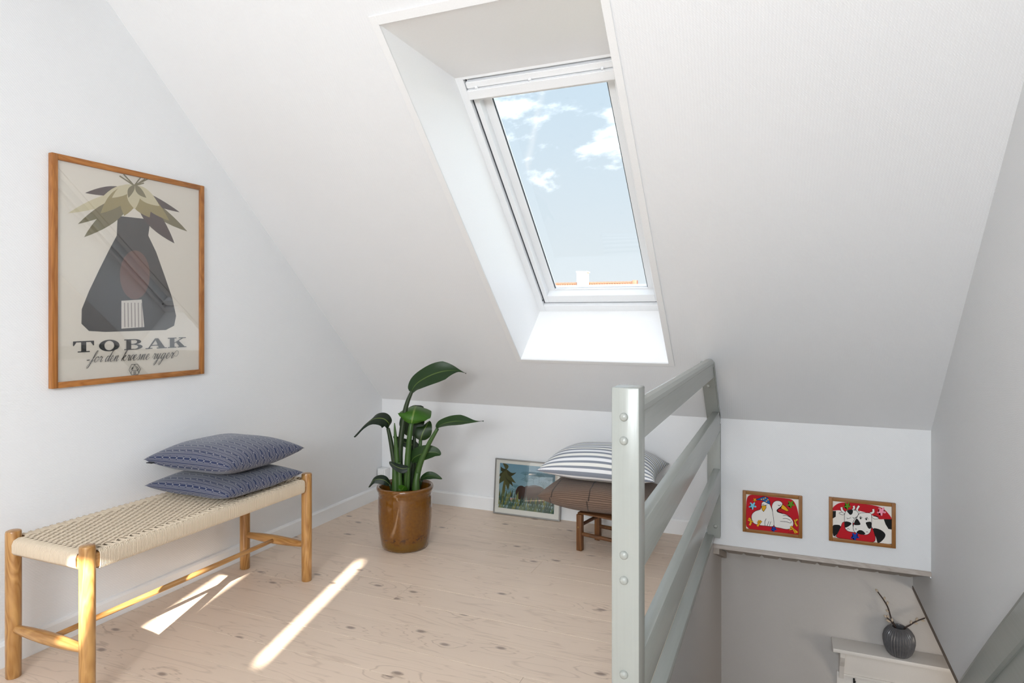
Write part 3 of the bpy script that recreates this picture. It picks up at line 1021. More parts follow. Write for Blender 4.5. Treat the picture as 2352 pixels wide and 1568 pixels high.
# ------------------------------------------------------------------ jungle print leaning on the knee wall
def build_leaning_print():
    x0, x1 = -1.566, -1.158
    H, y0, y1 = .318, 3.455, 3.489
    t = thing('leaning_jungle_print', 'silver-framed jungle print leaning on the knee wall by the stool', 'picture', ((x0 + x1) / 2, y0, 0))
    up = V((0, y1 - y0, H)).normalized()
    nrm = V((0, -up.z, up.y))
    P = lambda x, s, d=0: V((x, y0, .002)) + up * s - nrm * d       # d: depth behind the front face
    Hs = H - .002
    def bar(a, b, c, d, dep, m, name):
        bm = BM()
        A = [P(a, c), P(b, c), P(b, d), P(a, d)]
        prism(bm, A, -nrm * dep)
        bmesh.ops.bevel(bm, geom=list(bm.edges), offset=.0012, segments=1, affect='EDGES')
        bmesh.ops.recalc_face_normals(bm, faces=bm.faces)
        build(name, bm, m, t)
    fw = .0075
    bar(x0, x0 + fw, 0, Hs, .014, M['silver'], 'frame_bar'); bar(x1 - fw, x1, 0, Hs, .014, M['silver'], 'frame_bar')
    bar(x0 + fw, x1 - fw, 0, fw, .014, M['silver'], 'frame_bar'); bar(x0 + fw, x1 - fw, Hs - fw, Hs, .014, M['silver'], 'frame_bar')
    bm = BM()
    prism(bm, [P(x0 + fw, fw, .005), P(x1 - fw, fw, .005), P(x1 - fw, Hs - fw, .005), P(x0 + fw, Hs - fw, .005)], -nrm * .006)
    bmesh.ops.recalc_face_normals(bm, faces=bm.faces)
    build('mount', bm, ink(srgb(226, 226, 218)), t)
    # picture, unit coordinates 0..1 (left-right, bottom-top)
    a0, a1, b0, b1 = x0 + .030, x1 - .036, .036, Hs - .026
    tow = lambda u, v: P(a0 + (a1 - a0) * min(max(u, 0), 1), b0 + (b1 - b0) * min(max(v, 0), 1), .0046)
    L = []
    n = 10
    top, mid = srgb(112, 154, 172), srgb(140, 172, 176)
    for k in range(n):
        f = k / (n - 1)
        c = tuple(mid[i] * (1 - f) + top[i] * f for i in range(3))
        L.append(([(0, k / n), (1, k / n), (1, (k + 1) / n), (0, (k + 1) / n)], c))
    rnd = random.Random(3)
    teal = srgb(84, 128, 138)
    for cx, cy, r in ((.5, .66, .10), (.47, .8, .08), (.80, .60, .10), (.72, .78, .09), (.9, .72, .08), (.2, .38, .12), (.3, .5, .07), (.62, .72, .07)):
        for k in range(7):
            a = math.pi * (.05 + .9 * k / 6)
            L.append((strokepoly([(cx, cy - r * .3), (cx + r * .7 * math.cos(a), cy + r * .7 * math.sin(a)), (cx + r * 1.15 * math.cos(a), cy + r * .5 * math.sin(a))], .012, True), teal))
        L.append((strokepoly([(cx, cy - r * 1.6), (cx, cy)], .008), teal))
    # big palm
    tr = srgb(92, 92, 50); fr = srgb(50, 58, 34); fr2 = srgb(74, 80, 48)
    L.append(([(.03, .12), (.10, .12), (.12, .5), (.15, .82), (.11, .82), (.07, .5)], tr))
    for e, w, bd, c in (((-.05, .70), .05, .04, fr), ((-.02, .52), .055, .02, fr2), ((.02, .92), .04, .05, fr), ((.05, 1.0), .04, -.03, fr2), ((.17, .40), .05, 0, fr2), ((.26, .50), .045, -.03, fr), ((.31, .58), .05, -.05, fr2), ((.31, .82), .045, -.08, fr)):
        L.append((leafshape((.13, .86), e, w, bd), c))
    # a rounded dark boulder in the undergrowth instead of any animal, and a small pink bush
    rock, rock2 = srgb(64, 54, 52), srgb(46, 34, 34)
    L.append((blob(.66, .37, .22, .21, 28), rock))
    L.append((blob(.41, .38, .10, .16, 24), rock2))
    L.append((blob(.52, .36, .10, .19, 24), srgb(54, 42, 42)))
    L.append((blob(.26, .20, .075, .045, 16), srgb(214, 166, 160)))
    L.append((blob(.31, .215, .03, .04, 12), srgb(222, 172, 166)))
    gs = [srgb(58, 84, 72), srgb(76, 98, 74), srgb(44, 66, 62), srgb(100, 118, 84), srgb(120, 122, 66), srgb(86, 112, 108)]
    for row, (yy, hh, cnt) in enumerate(((.26, .16, 26), (.16, .16, 30), (.07, .15, 34), (-.01, .14, 38))):
        for k in range(cnt):
            u = (k + rnd.random()) / cnt
            if row == 0 and .36 < u < .86:
                continue
            h = hh * (.7 + .6 * rnd.random())
            L.append(([(u - .022, yy), (u + .022, yy), (u + .012 + rnd.uniform(-.02, .02), yy + h)], rnd.choice(gs)))
    art('print', L, tow, nrm, t, step=.000012)
    bm = BM()
    prism(bm, [P(x0 + fw, fw, .0022), P(x1 - fw, fw, .0022), P(x1 - fw, Hs - fw, .0022), P(x0 + fw, Hs - fw, .0022)], -nrm * .0012)
    bmesh.ops.recalc_face_normals(bm, faces=bm.faces)
    build('glass', bm, M['picture_glass'], t)

# ------------------------------------------------------------------ bench
def build_bench():
    xf, xb, ya, yb = -1.917, -2.268, 1.302, 2.268
    t = thing('woven_bench', 'long oak bench with a woven paper-cord seat against the left wall', 'bench', ((xf + xb) / 2, (ya + yb) / 2, 0))
    for x in (xb, xf):
        for y in (ya, yb):
            bm = BM()
            lathe(bm, [(.0195, 0), (.0215, .003), (.022, .12), (.022, .460), (.0205, .465), (.016, .467)], (x, y, 0), 28)
            build('leg', bm, M['oak_z'], t, smooth=True)
    # seat rails
    for x in (xb, xf):
        onebox('seat_rail', (x - .0125, x + .0125, ya, yb, .394, .438), M['oak_y'], t, bev=.005)
    for y in (ya, yb):
        onebox('seat_rail', (xb, xf, y - .0125, y + .0125, .394, .438), M['oak_x'], t, bev=.005)
    # stretchers
    for y in (ya, yb):
        bm = BM()
        n = 18
        pts = [(xb + (xf - xb) * k / n, y, .155) for k in range(n + 1)]
        tube(bm, pts, [.010 + .009 * math.sin(math.pi * k / n) ** .8 for k in range(n + 1)], 16)
        build('end_stretcher', bm, M['oak_x'], t, smooth='all')
    bm = BM()
    tube(bm, [((xf + xb) / 2, ya + (yb - ya) * k / 12, .155) for k in range(13)], [.0085 + .002 * math.sin(math.pi * k / 12) for k in range(13)], 14)
    build('long_stretcher', bm, M['oak_y'], t, smooth='all')
    # woven seat
    rad = .0024
    def ringpath(c, w, h, r, plane):
        out = []
        for cx, cz, a0 in ((w / 2 - r, h / 2 - r, 0), (-w / 2 + r, h / 2 - r, 90), (-w / 2 + r, -h / 2 + r, 180), (w / 2 - r, -h / 2 + r, 270)):
            for k in range(3):
                a = math.radians(a0 + 45 * k)
                p = (cx + r * math.cos(a), cz + r * math.sin(a))
                out.append((c[0] + p[0], c[1], c[2] + p[1]) if plane == 'xz' else (c[0], c[1] + p[0], c[2] + p[1]))
        return out
    bm = BM()
    for x in (xb, xf):
        y = ya + .030
        while y < yb - .030:
            j = random.uniform(-.0006, .0006)
            tube(bm, ringpath((x, y, .4165 + j), .0335 + j, .0535, .010, 'xz'), rad, 5, closed=True)
            y += .00465
    o = build('rail_wrapping', bm, M['cord'], t, smooth='all'); o['kind'] = 'stuff'
    bm = BM()
    def sag(x, y):
        return -.010 * math.sin(math.pi * (y - ya) / (yb - ya)) ** .7 * math.sin(math.pi * max(0, min(1, (x - xb) / (xf - xb))))
    y = ya + .034
    k = 0
    step = .0222
    ys = []
    while y < yb - .03:
        ys.append(y)
        for d in (-.0026, .0026):
            pts = []
            for q in range(15):
                x = xb - .012 + (xf - xb + .024) * q / 14
                pts.append((x, y + d, .4445 + sag(x, y)))
            tube(bm, pts, rad, 5)
        y += step
    xs = []
    x = xb + .026
    k = 0
    while x < xf - .024:
        ph = (k // 2) % 2
        pts = [(x, ya - .012, .397), (x, ya - .0175, .405), (x, ya - .0178, .428), (x, ya - .013, .4395), (x, ya, .4445)]
        yy = ya + .018
        nseg = int((yb - ya - .036) / (step / 4))
        for q in range(nseg + 1):
            yv = yy + q * step / 4
            f = math.cos(math.pi * (yv - ys[0]) / step + math.pi * ph)
            pts.append((x + .0006 * math.sin(yv * 70 + k), yv, .4455 + sag(x, yv) + .0040 * f))
        pts += [(x, yb, .4445), (x, yb + .013, .4395), (x, yb + .0178, .428), (x, yb + .0175, .405), (x, yb + .012, .397)]
        tube(bm, pts, rad, 5)
        x += .0057
        k += 1
    o = build('woven_seat', bm, M['cord'], t, smooth='all'); o['kind'] = 'stuff'
    onebox('seat_underlay', (xb + .012, xf - .012, ya + .012, yb - .012, .418, .426), M['cord'], t)

# ------------------------------------------------------------------ cushions
def pillow(name, c, w, d, ht, hb, mat, label, rot=0, zmin=None, e=.55, ear=.07, N=44, zfun=None, group=None, lump=.003):
    t = thing(name, label, 'cushion', (c[0], c[1], (zmin if zmin is not None else c[2] - hb)), group)
    bm = BM()
    uvl = bm.loops.layers.uv.new('UVMap')
    R = Matrix.Rotation(rot, 3, 'Z')
    grid = {}
    for side in (1, -1):
        for i in range(N + 1):
            for j in range(N + 1):
                u, v = -1 + 2 * i / N, -1 + 2 * j / N
                edge = i in (0, N) or j in (0, N)
                if side == -1 and edge:
                    grid[side, i, j] = grid[1, i, j]
                    continue
                f = ((1 - abs(u) ** 2.3) * (1 - abs(v) ** 2.3)) ** e
                x = w / 2 * u * (1 - ear * (1 - v * v) * u * u)
                y = d / 2 * v * (1 - ear * (1 - u * u) * v * v)
                z = (ht if side == 1 else -hb) * f
                z += lump * f * math.sin(5.1 * u + 2.3 * v) * math.cos(3.7 * v - 1.9 * u)
                p = R @ V((x, y, 0)) + V((c[0], c[1], c[2] + z))
                if zfun:
                    p.z += zfun(u, v)
                if zmin is not None and p.z < zmin:
                    p.z = zmin
                grid[side, i, j] = bm.verts.new(p)
    arc = {}
    for side in (1, -1):       # cloth length along the two middle lines, so the pattern keeps its scale over the bulge
        au, av = [0], [0]
        for i in range(N):
            au.append(au[-1] + (grid[side, i + 1, N // 2].co - grid[side, i, N // 2].co).length)
            av.append(av[-1] + (grid[side, N // 2, i + 1].co - grid[side, N // 2, i].co).length)
        arc[side] = (au, av)
    for side in (1, -1):
        for i in range(N):
            for j in range(N):
                q = [(i, j), (i + 1, j), (i + 1, j + 1), (i, j + 1)]
                if side == -1:
                    q = q[::-1]
                f = bm.faces.new([grid[side, a, b] for a, b in q])
                for lp, (a, b) in zip(f.loops, q):
                    lp[uvl].uv = (arc[side][0][a], arc[side][1][b])
    build('cover', bm, mat, t, smooth='all')
    # piped seam round the edge
    bm = BM()
    rim = [(i, 0) for i in range(N)] + [(N, j) for j in range(N)] + [(N - i, N) for i in range(N)] + [(0, N - j) for j in range(N)]
    return t, R, rim

def fabric_bump(q, b, strength=.35):
    nz = q.noise(q.coord('UV', scale=(420, 420, 1)), 1, 2)
    q.bump(nz, strength, .001, b)

def navy_mat():
    m, nt, b = newmat('navy_chain_weave')
    q = NT(nt)
    tc = q.n('ShaderNodeTexCoord'); sp = q.n('ShaderNodeSeparateXYZ'); q.l(tc.outputs['UV'], sp.inputs[0])
    s, t = sp.outputs[0], sp.outputs[1]
    t11 = q.math('MULTIPLY', t, 27.0)
    tt = q.math('ABSOLUTE', q.math('SUBTRACT', q.math('FRACT', t11), .5))
    row = q.math('FLOOR', t11)
    ss = q.math('ADD', q.math('MULTIPLY', s, 29.0), q.math('MULTIPLY', row, .37))
    pp = q.math('PINGPONG', ss, .5)
    a = q.math('MINIMUM', .155, q.math('MULTIPLY', pp, 1.05))
    lw = .022
    chain = q.math('LESS_THAN', q.math('ABSOLUTE', q.math('SUBTRACT', tt, a)), q.math('ADD', lw, q.math('MULTIPLY', q.math('LESS_THAN', pp, .13), .02)))
    l1 = q.math('LESS_THAN', q.math('ABSOLUTE', q.math('SUBTRACT', tt, .275)), .023)
    l2 = q.math('LESS_THAN', q.math('ABSOLUTE', q.math('SUBTRACT', tt, .405)), .023)
    on = q.math('MAXIMUM', chain, q.math('MAXIMUM', l1, l2))
    nz = q.noise(q.coord('UV', scale=(620, 620, 1)), 1, 2)
    navy = q.mix(nz, srgb(7, 19, 48), srgb(18, 42, 92))
    line = q.mix(nz, srgb(122, 122, 130), srgb(158, 156, 158))
    col = q.mix(on, navy, line)
    q.l(col, b.inputs['Base Color'])
    b.inputs['Roughness'].default_value = .85
    b.inputs['Sheen Weight'].default_value = .25
    hh = q.math('ADD', q.math('MULTIPLY', on, .6), nz)
    q.bump(hh, .5, .001, b)
    return m

def stripe_mat():
    m, nt, b = newmat('ticking_stripe')
    q = NT(nt)
    tc = q.n('ShaderNodeTexCoord'); sp = q.n('ShaderNodeSeparateXYZ'); q.l(tc.outputs['UV'], sp.inputs[0])
    f = q.math('FRACT', q.math('MULTIPLY', sp.outputs[1], 34.0))
    on = q.math('LESS_THAN', f, .42)
    par = q.math('GREATER_THAN', q.math('FRACT', q.math('MULTIPLY', sp.outputs[1], 17.0)), .5)
    nz = q.noise(q.coord('UV', scale=(700, 700, 1)), 1, 2)
    light = q.mix(par, srgb(238, 238, 240), srgb(236, 234, 228))
    grey = q.mix(nz, srgb(116, 122, 134), srgb(150, 154, 164))
    q.l(q.mix(on, light, grey), b.inputs['Base Color'])
    b.inputs['Roughness'].default_value = .85
    q.bump(nz, .4, .001, b)
    return m

def brown_mat():
    m, nt, b = newmat('brown_ribbed_cloth')
    q = NT(nt)
    tc = q.n('ShaderNodeTexCoord'); sp = q.n('ShaderNodeSeparateXYZ'); q.l(tc.outputs['UV'], sp.inputs[0])
    w = q.noise(q.coord('UV', scale=(14, 14, 1)), 1, 2)
    f = q.math('PINGPONG', q.math('ADD', q.math('MULTIPLY', sp.outputs[1], 95.0), q.math('MULTIPLY', w, .8)), .5)
    rib = q.math('MULTIPLY', f, 2.0)
    nz = q.noise(q.coord('UV', scale=(140, 480, 1)), 1, 3)
    c = q.mix(rib, srgb(84, 64, 52), srgb(146, 120, 102))
    c = q.mix(q.math('MULTIPLY', nz, .4), c, srgb(96, 74, 58))
    # dark cross seams
    d1 = q.math('LESS_THAN', q.math('ABSOLUTE', q.math('SUBTRACT', q.math('ADD', sp.outputs[0], q.math('MULTIPLY', w, .015)), .098)), .0032)
    d2 = q.math('LESS_THAN', q.math('ABSOLUTE', q.math('SUBTRACT', q.math('ADD', sp.outputs[0], q.math('MULTIPLY', w, .025)), .285)), .003)
    d = q.math('MAXIMUM', d1, d2)
    c = q.mix(q.math('MULTIPLY', d, .8), c, srgb(40, 28, 22))
    q.l(c, b.inputs['Base Color'])
    b.inputs['Roughness'].default_value = .9
    b.inputs['Sheen Weight'].default_value = .2
    q.bump(q.math('SUBTRACT', q.math('ADD', rib, nz), q.math('MULTIPLY', d, 2.0)), .8, .0025, b)
    return m

def build_cushions():
    nav = navy_mat()
    bx, by = -2.092, 1.998
    pillow('navy_cushion', (bx, by, .487), .425, .415, .0485, .045, nav, 'navy chain-patterned cushion lying directly on the bench seat, lower of the two', zmin=.4485, e=.44, group='navy cushions on the bench', ear=.055)
    up, R, rim = pillow('navy_cushion', (bx - .004, by + .004, .588), .435, .415, .068, .058, nav, 'navy chain-patterned cushion on top of the other cushion on the bench', rot=.02, zmin=.5385, e=.44, group='navy cushions on the bench', ear=.055)
    # small sewn-in label near the left corner of the upper cushion
    bm = BM()
    box(bm, bx - .195, bx - .165, by - .214, by - .200, .578, .581, bev=.0008)
    build('fabric_tag', bm, M['black'], up, label='small black sewn-in tag')
    bmx = -.84
    pillow('brown_cushion', (bmx, 3.20, .262), .575, .385, .070, .085, brown_mat(), 'brown ribbed cushion lying on the small wooden stool', zmin=.1885, e=.42, ear=.05, lump=.003)
    st, R, rim = pillow('striped_cushion', (bmx, 3.215, .386), .585, .40, .118, .058, stripe_mat(), 'grey and white striped cushion on top of the brown cushion', zmin=.3365, ear=.06, lump=.004)

# ------------------------------------------------------------------ stool
def build_stool():
    ex, ey = V((.974, -.225, 0)), V((.225, .974, 0))
    o = V((-.926, 3.078, 0))
    W, D, Hh = .245, .185, .178
    t = thing('small_stool', 'small dark wooden stool under the brown cushion', 'stool', o + ex * W / 2 + ey * D / 2)
    def P(a, b, z):
        return o + ex * a + ey * b + V((0, 0, z))
    def bar(name, a0, a1, b0, b1, z0, z1, m, bev=.003):
        bm = BM()
        box(bm, a0, a1, b0, b1, z0, z1, bev=bev, f=lambda x, y, z: P(x, y, z))
        return build(name, bm, m, t, smooth=True)
    h = .014
    for a in (0, W):
        for b in (0, D):
            bar('leg', a - h, a + h, b - h, b + h, 0, Hh, M['teak'])
    bar('seat', -.012, W + .012, -.008, D + .012, Hh, .188, M['teak_x'], .006)
    for b, z in ((0, .083), (D, .072)):
        bm = BM(); tube(bm, [P(0, b, z), P(W, b, z)], .0095, 12); build('stretcher', bm, M['teak_x'], t, smooth=True)
    for a in (0, W):
        bm = BM(); tube(bm, [P(a, 0, .122), P(a, D, .122)], .0085, 12); build('stretcher', bm, M['teak_y'], t, smooth=True)
    bm = BM()
    tube(bm, [P(-.002, -h - .002, .116), P(-.002, -h + .002, .116)], .004, 10)
    build('peg', bm, plain('brass_peg', srgb(150, 120, 70), .4, metal=.4), t)

# ------------------------------------------------------------------ potted plant
def pot_mat():
    m, nt, b = newmat('amber_glaze')
    q = NT(nt)
    v = q.coord()
    sp = q.n('ShaderNodeSeparateXYZ'); q.l(v, sp.inputs[0])
    n1 = q.noise(v, 90, 4, .6); n2 = q.noise(v, 9, 3)
    c = q.mix(n1, srgb(78, 46, 5), srgb(132, 84, 18))
    c = q.mix(q.math('MULTIPLY', n2, .5), c, srgb(108, 62, 6))
    edge = q.math('ADD', sp.outputs[2], q.math('MULTIPLY', q.noise(v, 22, 4), .05))
    lo = q.n('ShaderNodeMapRange'); q.l(edge, lo.inputs[0]); lo.inputs[1].default_value = .082; lo.inputs[2].default_value = .062
    band = q.n('ShaderNodeMapRange'); q.l(q.math('ABSOLUTE', q.math('SUBTRACT', edge, .088)), band.inputs[0]); band.inputs[1].default_value = .02; band.inputs[2].default_value = .0
    c = q.mix(q.math('MULTIPLY', lo.outputs[0], .6), c, srgb(104, 74, 6))
    spots = q.math('GREATER_THAN', q.noise(v, 60, 2), .55)
    c = q.mix(q.math('MULTIPLY', q.math('MULTIPLY', band.outputs[0], spots), .8), c, srgb(52, 30, 14))
    q.l(c, b.inputs['Base Color'])
    b.inputs['Roughness'].default_value = .10
    b.inputs['Coat Weight'].default_value = .5
    q.bump(n1, .10, .002, b)
    return m

def leaf_mat(name, ca, cb):
    m, nt, b = newmat(name)
    q = NT(nt)
    v = q.coord('UV')
    sp = q.n('ShaderNodeSeparateXYZ'); q.l(v, sp.inputs[0])
    mid = q.math('ABSOLUTE', q.math('SUBTRACT', sp.outputs[1], .5))
    vein = q.math('PINGPONG', q.math('ADD', q.math('MULTIPLY', sp.outputs[0], 26), q.math('MULTIPLY', mid, -16)), .5)
    n1 = q.noise(q.coord(), 14, 3)
    c = q.mix(n1, ca, cb)
    c = q.mix(q.math('MULTIPLY', vein, .25), c, cb)
    rib = q.math('LESS_THAN', mid, .025)
    c = q.mix(q.math('MULTIPLY', rib, .7), c, srgb(120, 140, 70))
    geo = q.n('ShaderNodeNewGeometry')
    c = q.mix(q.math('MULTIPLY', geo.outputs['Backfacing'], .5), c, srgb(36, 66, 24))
    q.l(c, b.inputs['Base Color'])
    b.inputs['Roughness'].default_value = .38
    b.inputs['Specular IOR Level'].default_value = .35
    q.bump(vein, .25, .002, b)
    # thin leaves let some light through
    tr = q.n('ShaderNodeBsdfTranslucent'); tr.inputs[0].default_value = (.10, .22, .02, 1)
    mx = q.n('ShaderNodeMixShader'); mx.inputs[0].default_value = .07
    out = nt.nodes['Material Output']
    q.l(b.outputs[0], mx.inputs[1]); q.l(tr.outputs[0], mx.inputs[2]); q.l(mx.outputs[0], out.inputs[0])
    return m

def build_plant():
    c = V((-1.752, 2.802, 0))
    t = thing('potted_plant', 'broad-leaved green plant in an amber glazed crock by the corner', 'potted plant', c)
    bm = BM()
    prof = [(.104, 0), (.112, .004), (.118, .02), (.127, .08), (.1325, .15), (.1345, .21), (.133, .252), (.131, .262), (.134, .268), (.1335, .273), (.136, .280), (.1405, .288), (.1415, .297), (.139, .304), (.134, .307), (.128, .303), (.124, .292), (.121, .26), (.118, .18), (.0, .18)]
    lathe(bm, prof, c, 56, cap=False)
    bm.faces.new([v for v in bm.verts if v.co.z < 1e-6][::-1])
    build('pot', bm, pot_mat(), t, smooth='all')
    bm = BM()
    lathe(bm, [(.1195, .225), (.119, .235), (.07, .242), (.0, .245)], c, 32, cap=False)
    build('soil', bm, plain('dark_soil', (.012, .009, .007), .95, bumps=1, scale=200), t)
    D0 = (c - EYE).dot(V((-SN, CS, 0)))
    px = D0 / FPX
    P = lambda x, y, d=0: at_depth(x, y, D0 + d)
    right, up, fwd = V((CS, SN, 0)), V((0, 0, 1)), V((-SN, CS, 0))
    dk = leaf_mat('leaf_dark', srgb(11, 23, 16), srgb(20, 35, 23))
    md = leaf_mat('leaf_mid', srgb(16, 34, 12), srgb(30, 56, 18))
    br = leaf_mat('leaf_bright', srgb(36, 76, 14), srgb(64, 112, 22))
    stem = plain('leaf_stalk', srgb(54, 84, 32), .45)
    stem_d = plain('leaf_stalk_dark', srgb(38, 54, 28), .45)
    def leaf(mid, hw, wd, mat, fold=.25, wave=0, blunt=1, tip=0):
        pts = spline([P(*p) for p in mid], 6)
        n = len(pts)
        wdir = (right * wd[0] + up * wd[1] + fwd * wd[2]).normalized()
        bm = BM(); uvl = bm.loops.layers.uv.new('UVMap')
        K = 6
        rows = []
        for i, p in enumerate(pts):
            s = i / (n - 1)
            tdir = (pts[min(i + 1, n - 1)] - pts[max(i - 1, 0)]).normalized()
            wv = (wdir - tdir * wdir.dot(tdir)).normalized()
            nv = tdir.cross(wv).normalized()
            sh = (math.sin(math.pi * min(1, s ** .75 * .97 * blunt + .02)) ** .75) * (1 if s < .999 else (0 if blunt == 1 else .75)) + .02 * (1 - s)
            sh *= 1 - tip * min(1, max(0, (s - .6) / .25))
            row = []
            for k in range(-K, K + 1):
                q = k / K
                w = hw * px * sh
                row.append(bm.verts.new(p + wv * (q * w * (1 - .12 * abs(q))) + nv * (fold * w * abs(q) ** 1.4 + wave * px * math.sin(9 * s + (2 if q > 0 else 0)) * abs(q) ** 2)))
            rows.append(row)
        for i in range(n - 1):
            for k in range(2 * K):
                f = bm.faces.new((rows[i][k], rows[i][k + 1], rows[i + 1][k + 1], rows[i + 1][k]))
                for lp, (a, b2) in zip(f.loops, ((i, k), (i, k + 1), (i + 1, k + 1), (i + 1, k))):
                    lp[uvl].uv = (a / (n - 1), b2 / (2 * K))
        build('leaf', bm, mat, t, smooth='all')
    def stalk(pts, r0, r1, mat=stem):
        pp = spline([P(*p) for p in pts], 5)
        bm = BM()
        n = len(pp)
        tube(bm, pp, [(r0 + (r1 - r0) * i / (n - 1)) * px for i in range(n)], 8)
        build('stalk', bm, mat, t, smooth='all')
    # 1 tall top leaf
    stalk([(922, 1128, 0), (918, 1045, .0), (930, 945, .0), (946, 898, .0)], 9, 4, stem_d)
    leaf([(944, 900, 0), (958, 880, -.005), (988, 862, -.01), (1020, 852, -.01), (1048, 851, 0), (1071, 857, .01)], 29, (-.25, .80, .55), dk, .15, 3.5, tip=.62)
    # 2 front bright leaf, seen from below
    stalk([(934, 1130, -.03), (936, 1060, -.03), (941, 1000, -.035), (945, 972, -.03)], 8, 5)
    leaf([(945, 974, -.03), (947, 962, -.035), (950, 948, -.02), (953, 938, .02), (956, 932, .10)], 43, (1, -.05, .1), br, .30, 3, .62)
    # 3 dark leaf behind
    stalk([(945, 1125, .03), (950, 1050, .04), (952, 1000, .05)], 6, 4, stem_d)
    leaf([(945, 1001, .045), (944, 985, .05), (944, 968, .06), (947, 945, .10), (952, 930, .16)], 34, (1, .1, -.1), dk, .25, 2, .8)
    # 4 small leaf right of centre
    stalk([(955, 1125, .02), (962, 1060, .03), (966, 1010, .04)], 7, 4, stem)
    leaf([(966, 1011, .04), (970, 996, .04), (978, 980, .05), (986, 966, .08)], 22, (.9, .35, .1), md, .2, 1)
    # 5 long leaf to the right
    stalk([(953, 1125, -.03), (962, 1075, -.035), (982, 1025, -.05), (1005, 984, -.06)], 8.5, 4)
    leaf([(1004, 985, -.06), (1012, 976, -.065), (1032, 969, -.07), (1060, 967, -.06), (1088, 969, -.04), (1111, 966, -.02)], 21, (-.2, .42, .9), md, .22, 2.5, tip=.5)
    # 6 long leaf to the left
    stalk([(912, 1125, .0), (905, 1060, .0), (897, 1010, .0), (891, 983, .0)], 7, 4, stem_d)
    leaf([(892, 984, 0), (893, 972, 0), (880, 961, -.01), (858, 962, -.02), (835, 978, -.02), (814, 1004, -.02)], 23, (.25, .55, .8), dk, .2, 2, tip=.35)
    # 7 slim dark leaf in the middle
    stalk([(952, 1120, .05), (953, 1080, .05), (952, 1050, .05)], 5, 3, stem_d)
    leaf([(955, 1048, .05), (958, 1035, .05), (948, 1022, .04), (926, 1014, .03), (903, 1002, .02)], 15, (.3, .8, .5), dk, .2, 1)
    # 8 leaf right of the middle
    leaf([(944, 1062, -.01), (952, 1050, -.01), (975, 1040, -.02), (998, 1038, -.02), (1013, 1044, -.02)], 20, (-.1, .85, .4), md, .2, 1)
    stalk([(940, 1120, -.01), (941, 1085, -.01), (945, 1060, -.01)], 5, 3, stem_d)
    # 9 low leaf left of centre
    leaf([(938, 1074, -.06), (924, 1076, -.065), (908, 1070, -.07), (894, 1060, -.07)], 11, (.2, .8, .5), dk, .2, 1)
    stalk([(936, 1125, -.05), (938, 1095, -.055), (938, 1074, -.06)], 5, 3)
    # 10 low leaf right
    stalk([(962, 1122, -.01), (968, 1102, -.02)], 4, 3, stem_d)
    leaf([(966, 1101, -.02), (980, 1093, -.03), (996, 1093, -.03), (1016, 1100, -.03)], 11, (.1, .7, .6), dk, .2, 1)
    # 11 low leaf left
    stalk([(902, 1128, -.02), (895, 1112, -.03)], 4, 3, stem_d)
    leaf([(896, 1113, -.03), (884, 1103, -.04), (870, 1100, -.04), (857, 1104, -.04), (847, 1119, -.04)], 12, (.2, .8, .5), dk, .2, 1)
    # 12 broad dark leaf low behind
    leaf([(940, 1112, .03), (938, 1098, .03), (936, 1082, .04), (935, 1066, .07)], 17, (1, 0, .1), dk, .15)
    # 13 rolled young leaf and thick stalks
    stalk([(914, 1128, -.02), (912, 1060, -.02), (908, 1000, -.02), (906, 971, -.02)], 9, .8)
    stalk([(909, 1128, -.04), (908, 1100, -.04), (907, 1072, -.04)], 9, 6)
    stalk([(919, 1128, -.045), (918, 1095, -.045), (917, 1062, -.045)], 8, 4)
    stalk([(956, 1128, -.05), (956, 1105, -.05), (959, 1085, -.045)], 9, 6)
    leaf([(922, 1126, -.09), (926, 1120, -.095), (930, 1116, -.10)], 12, (1, 0, .1), br, .2)

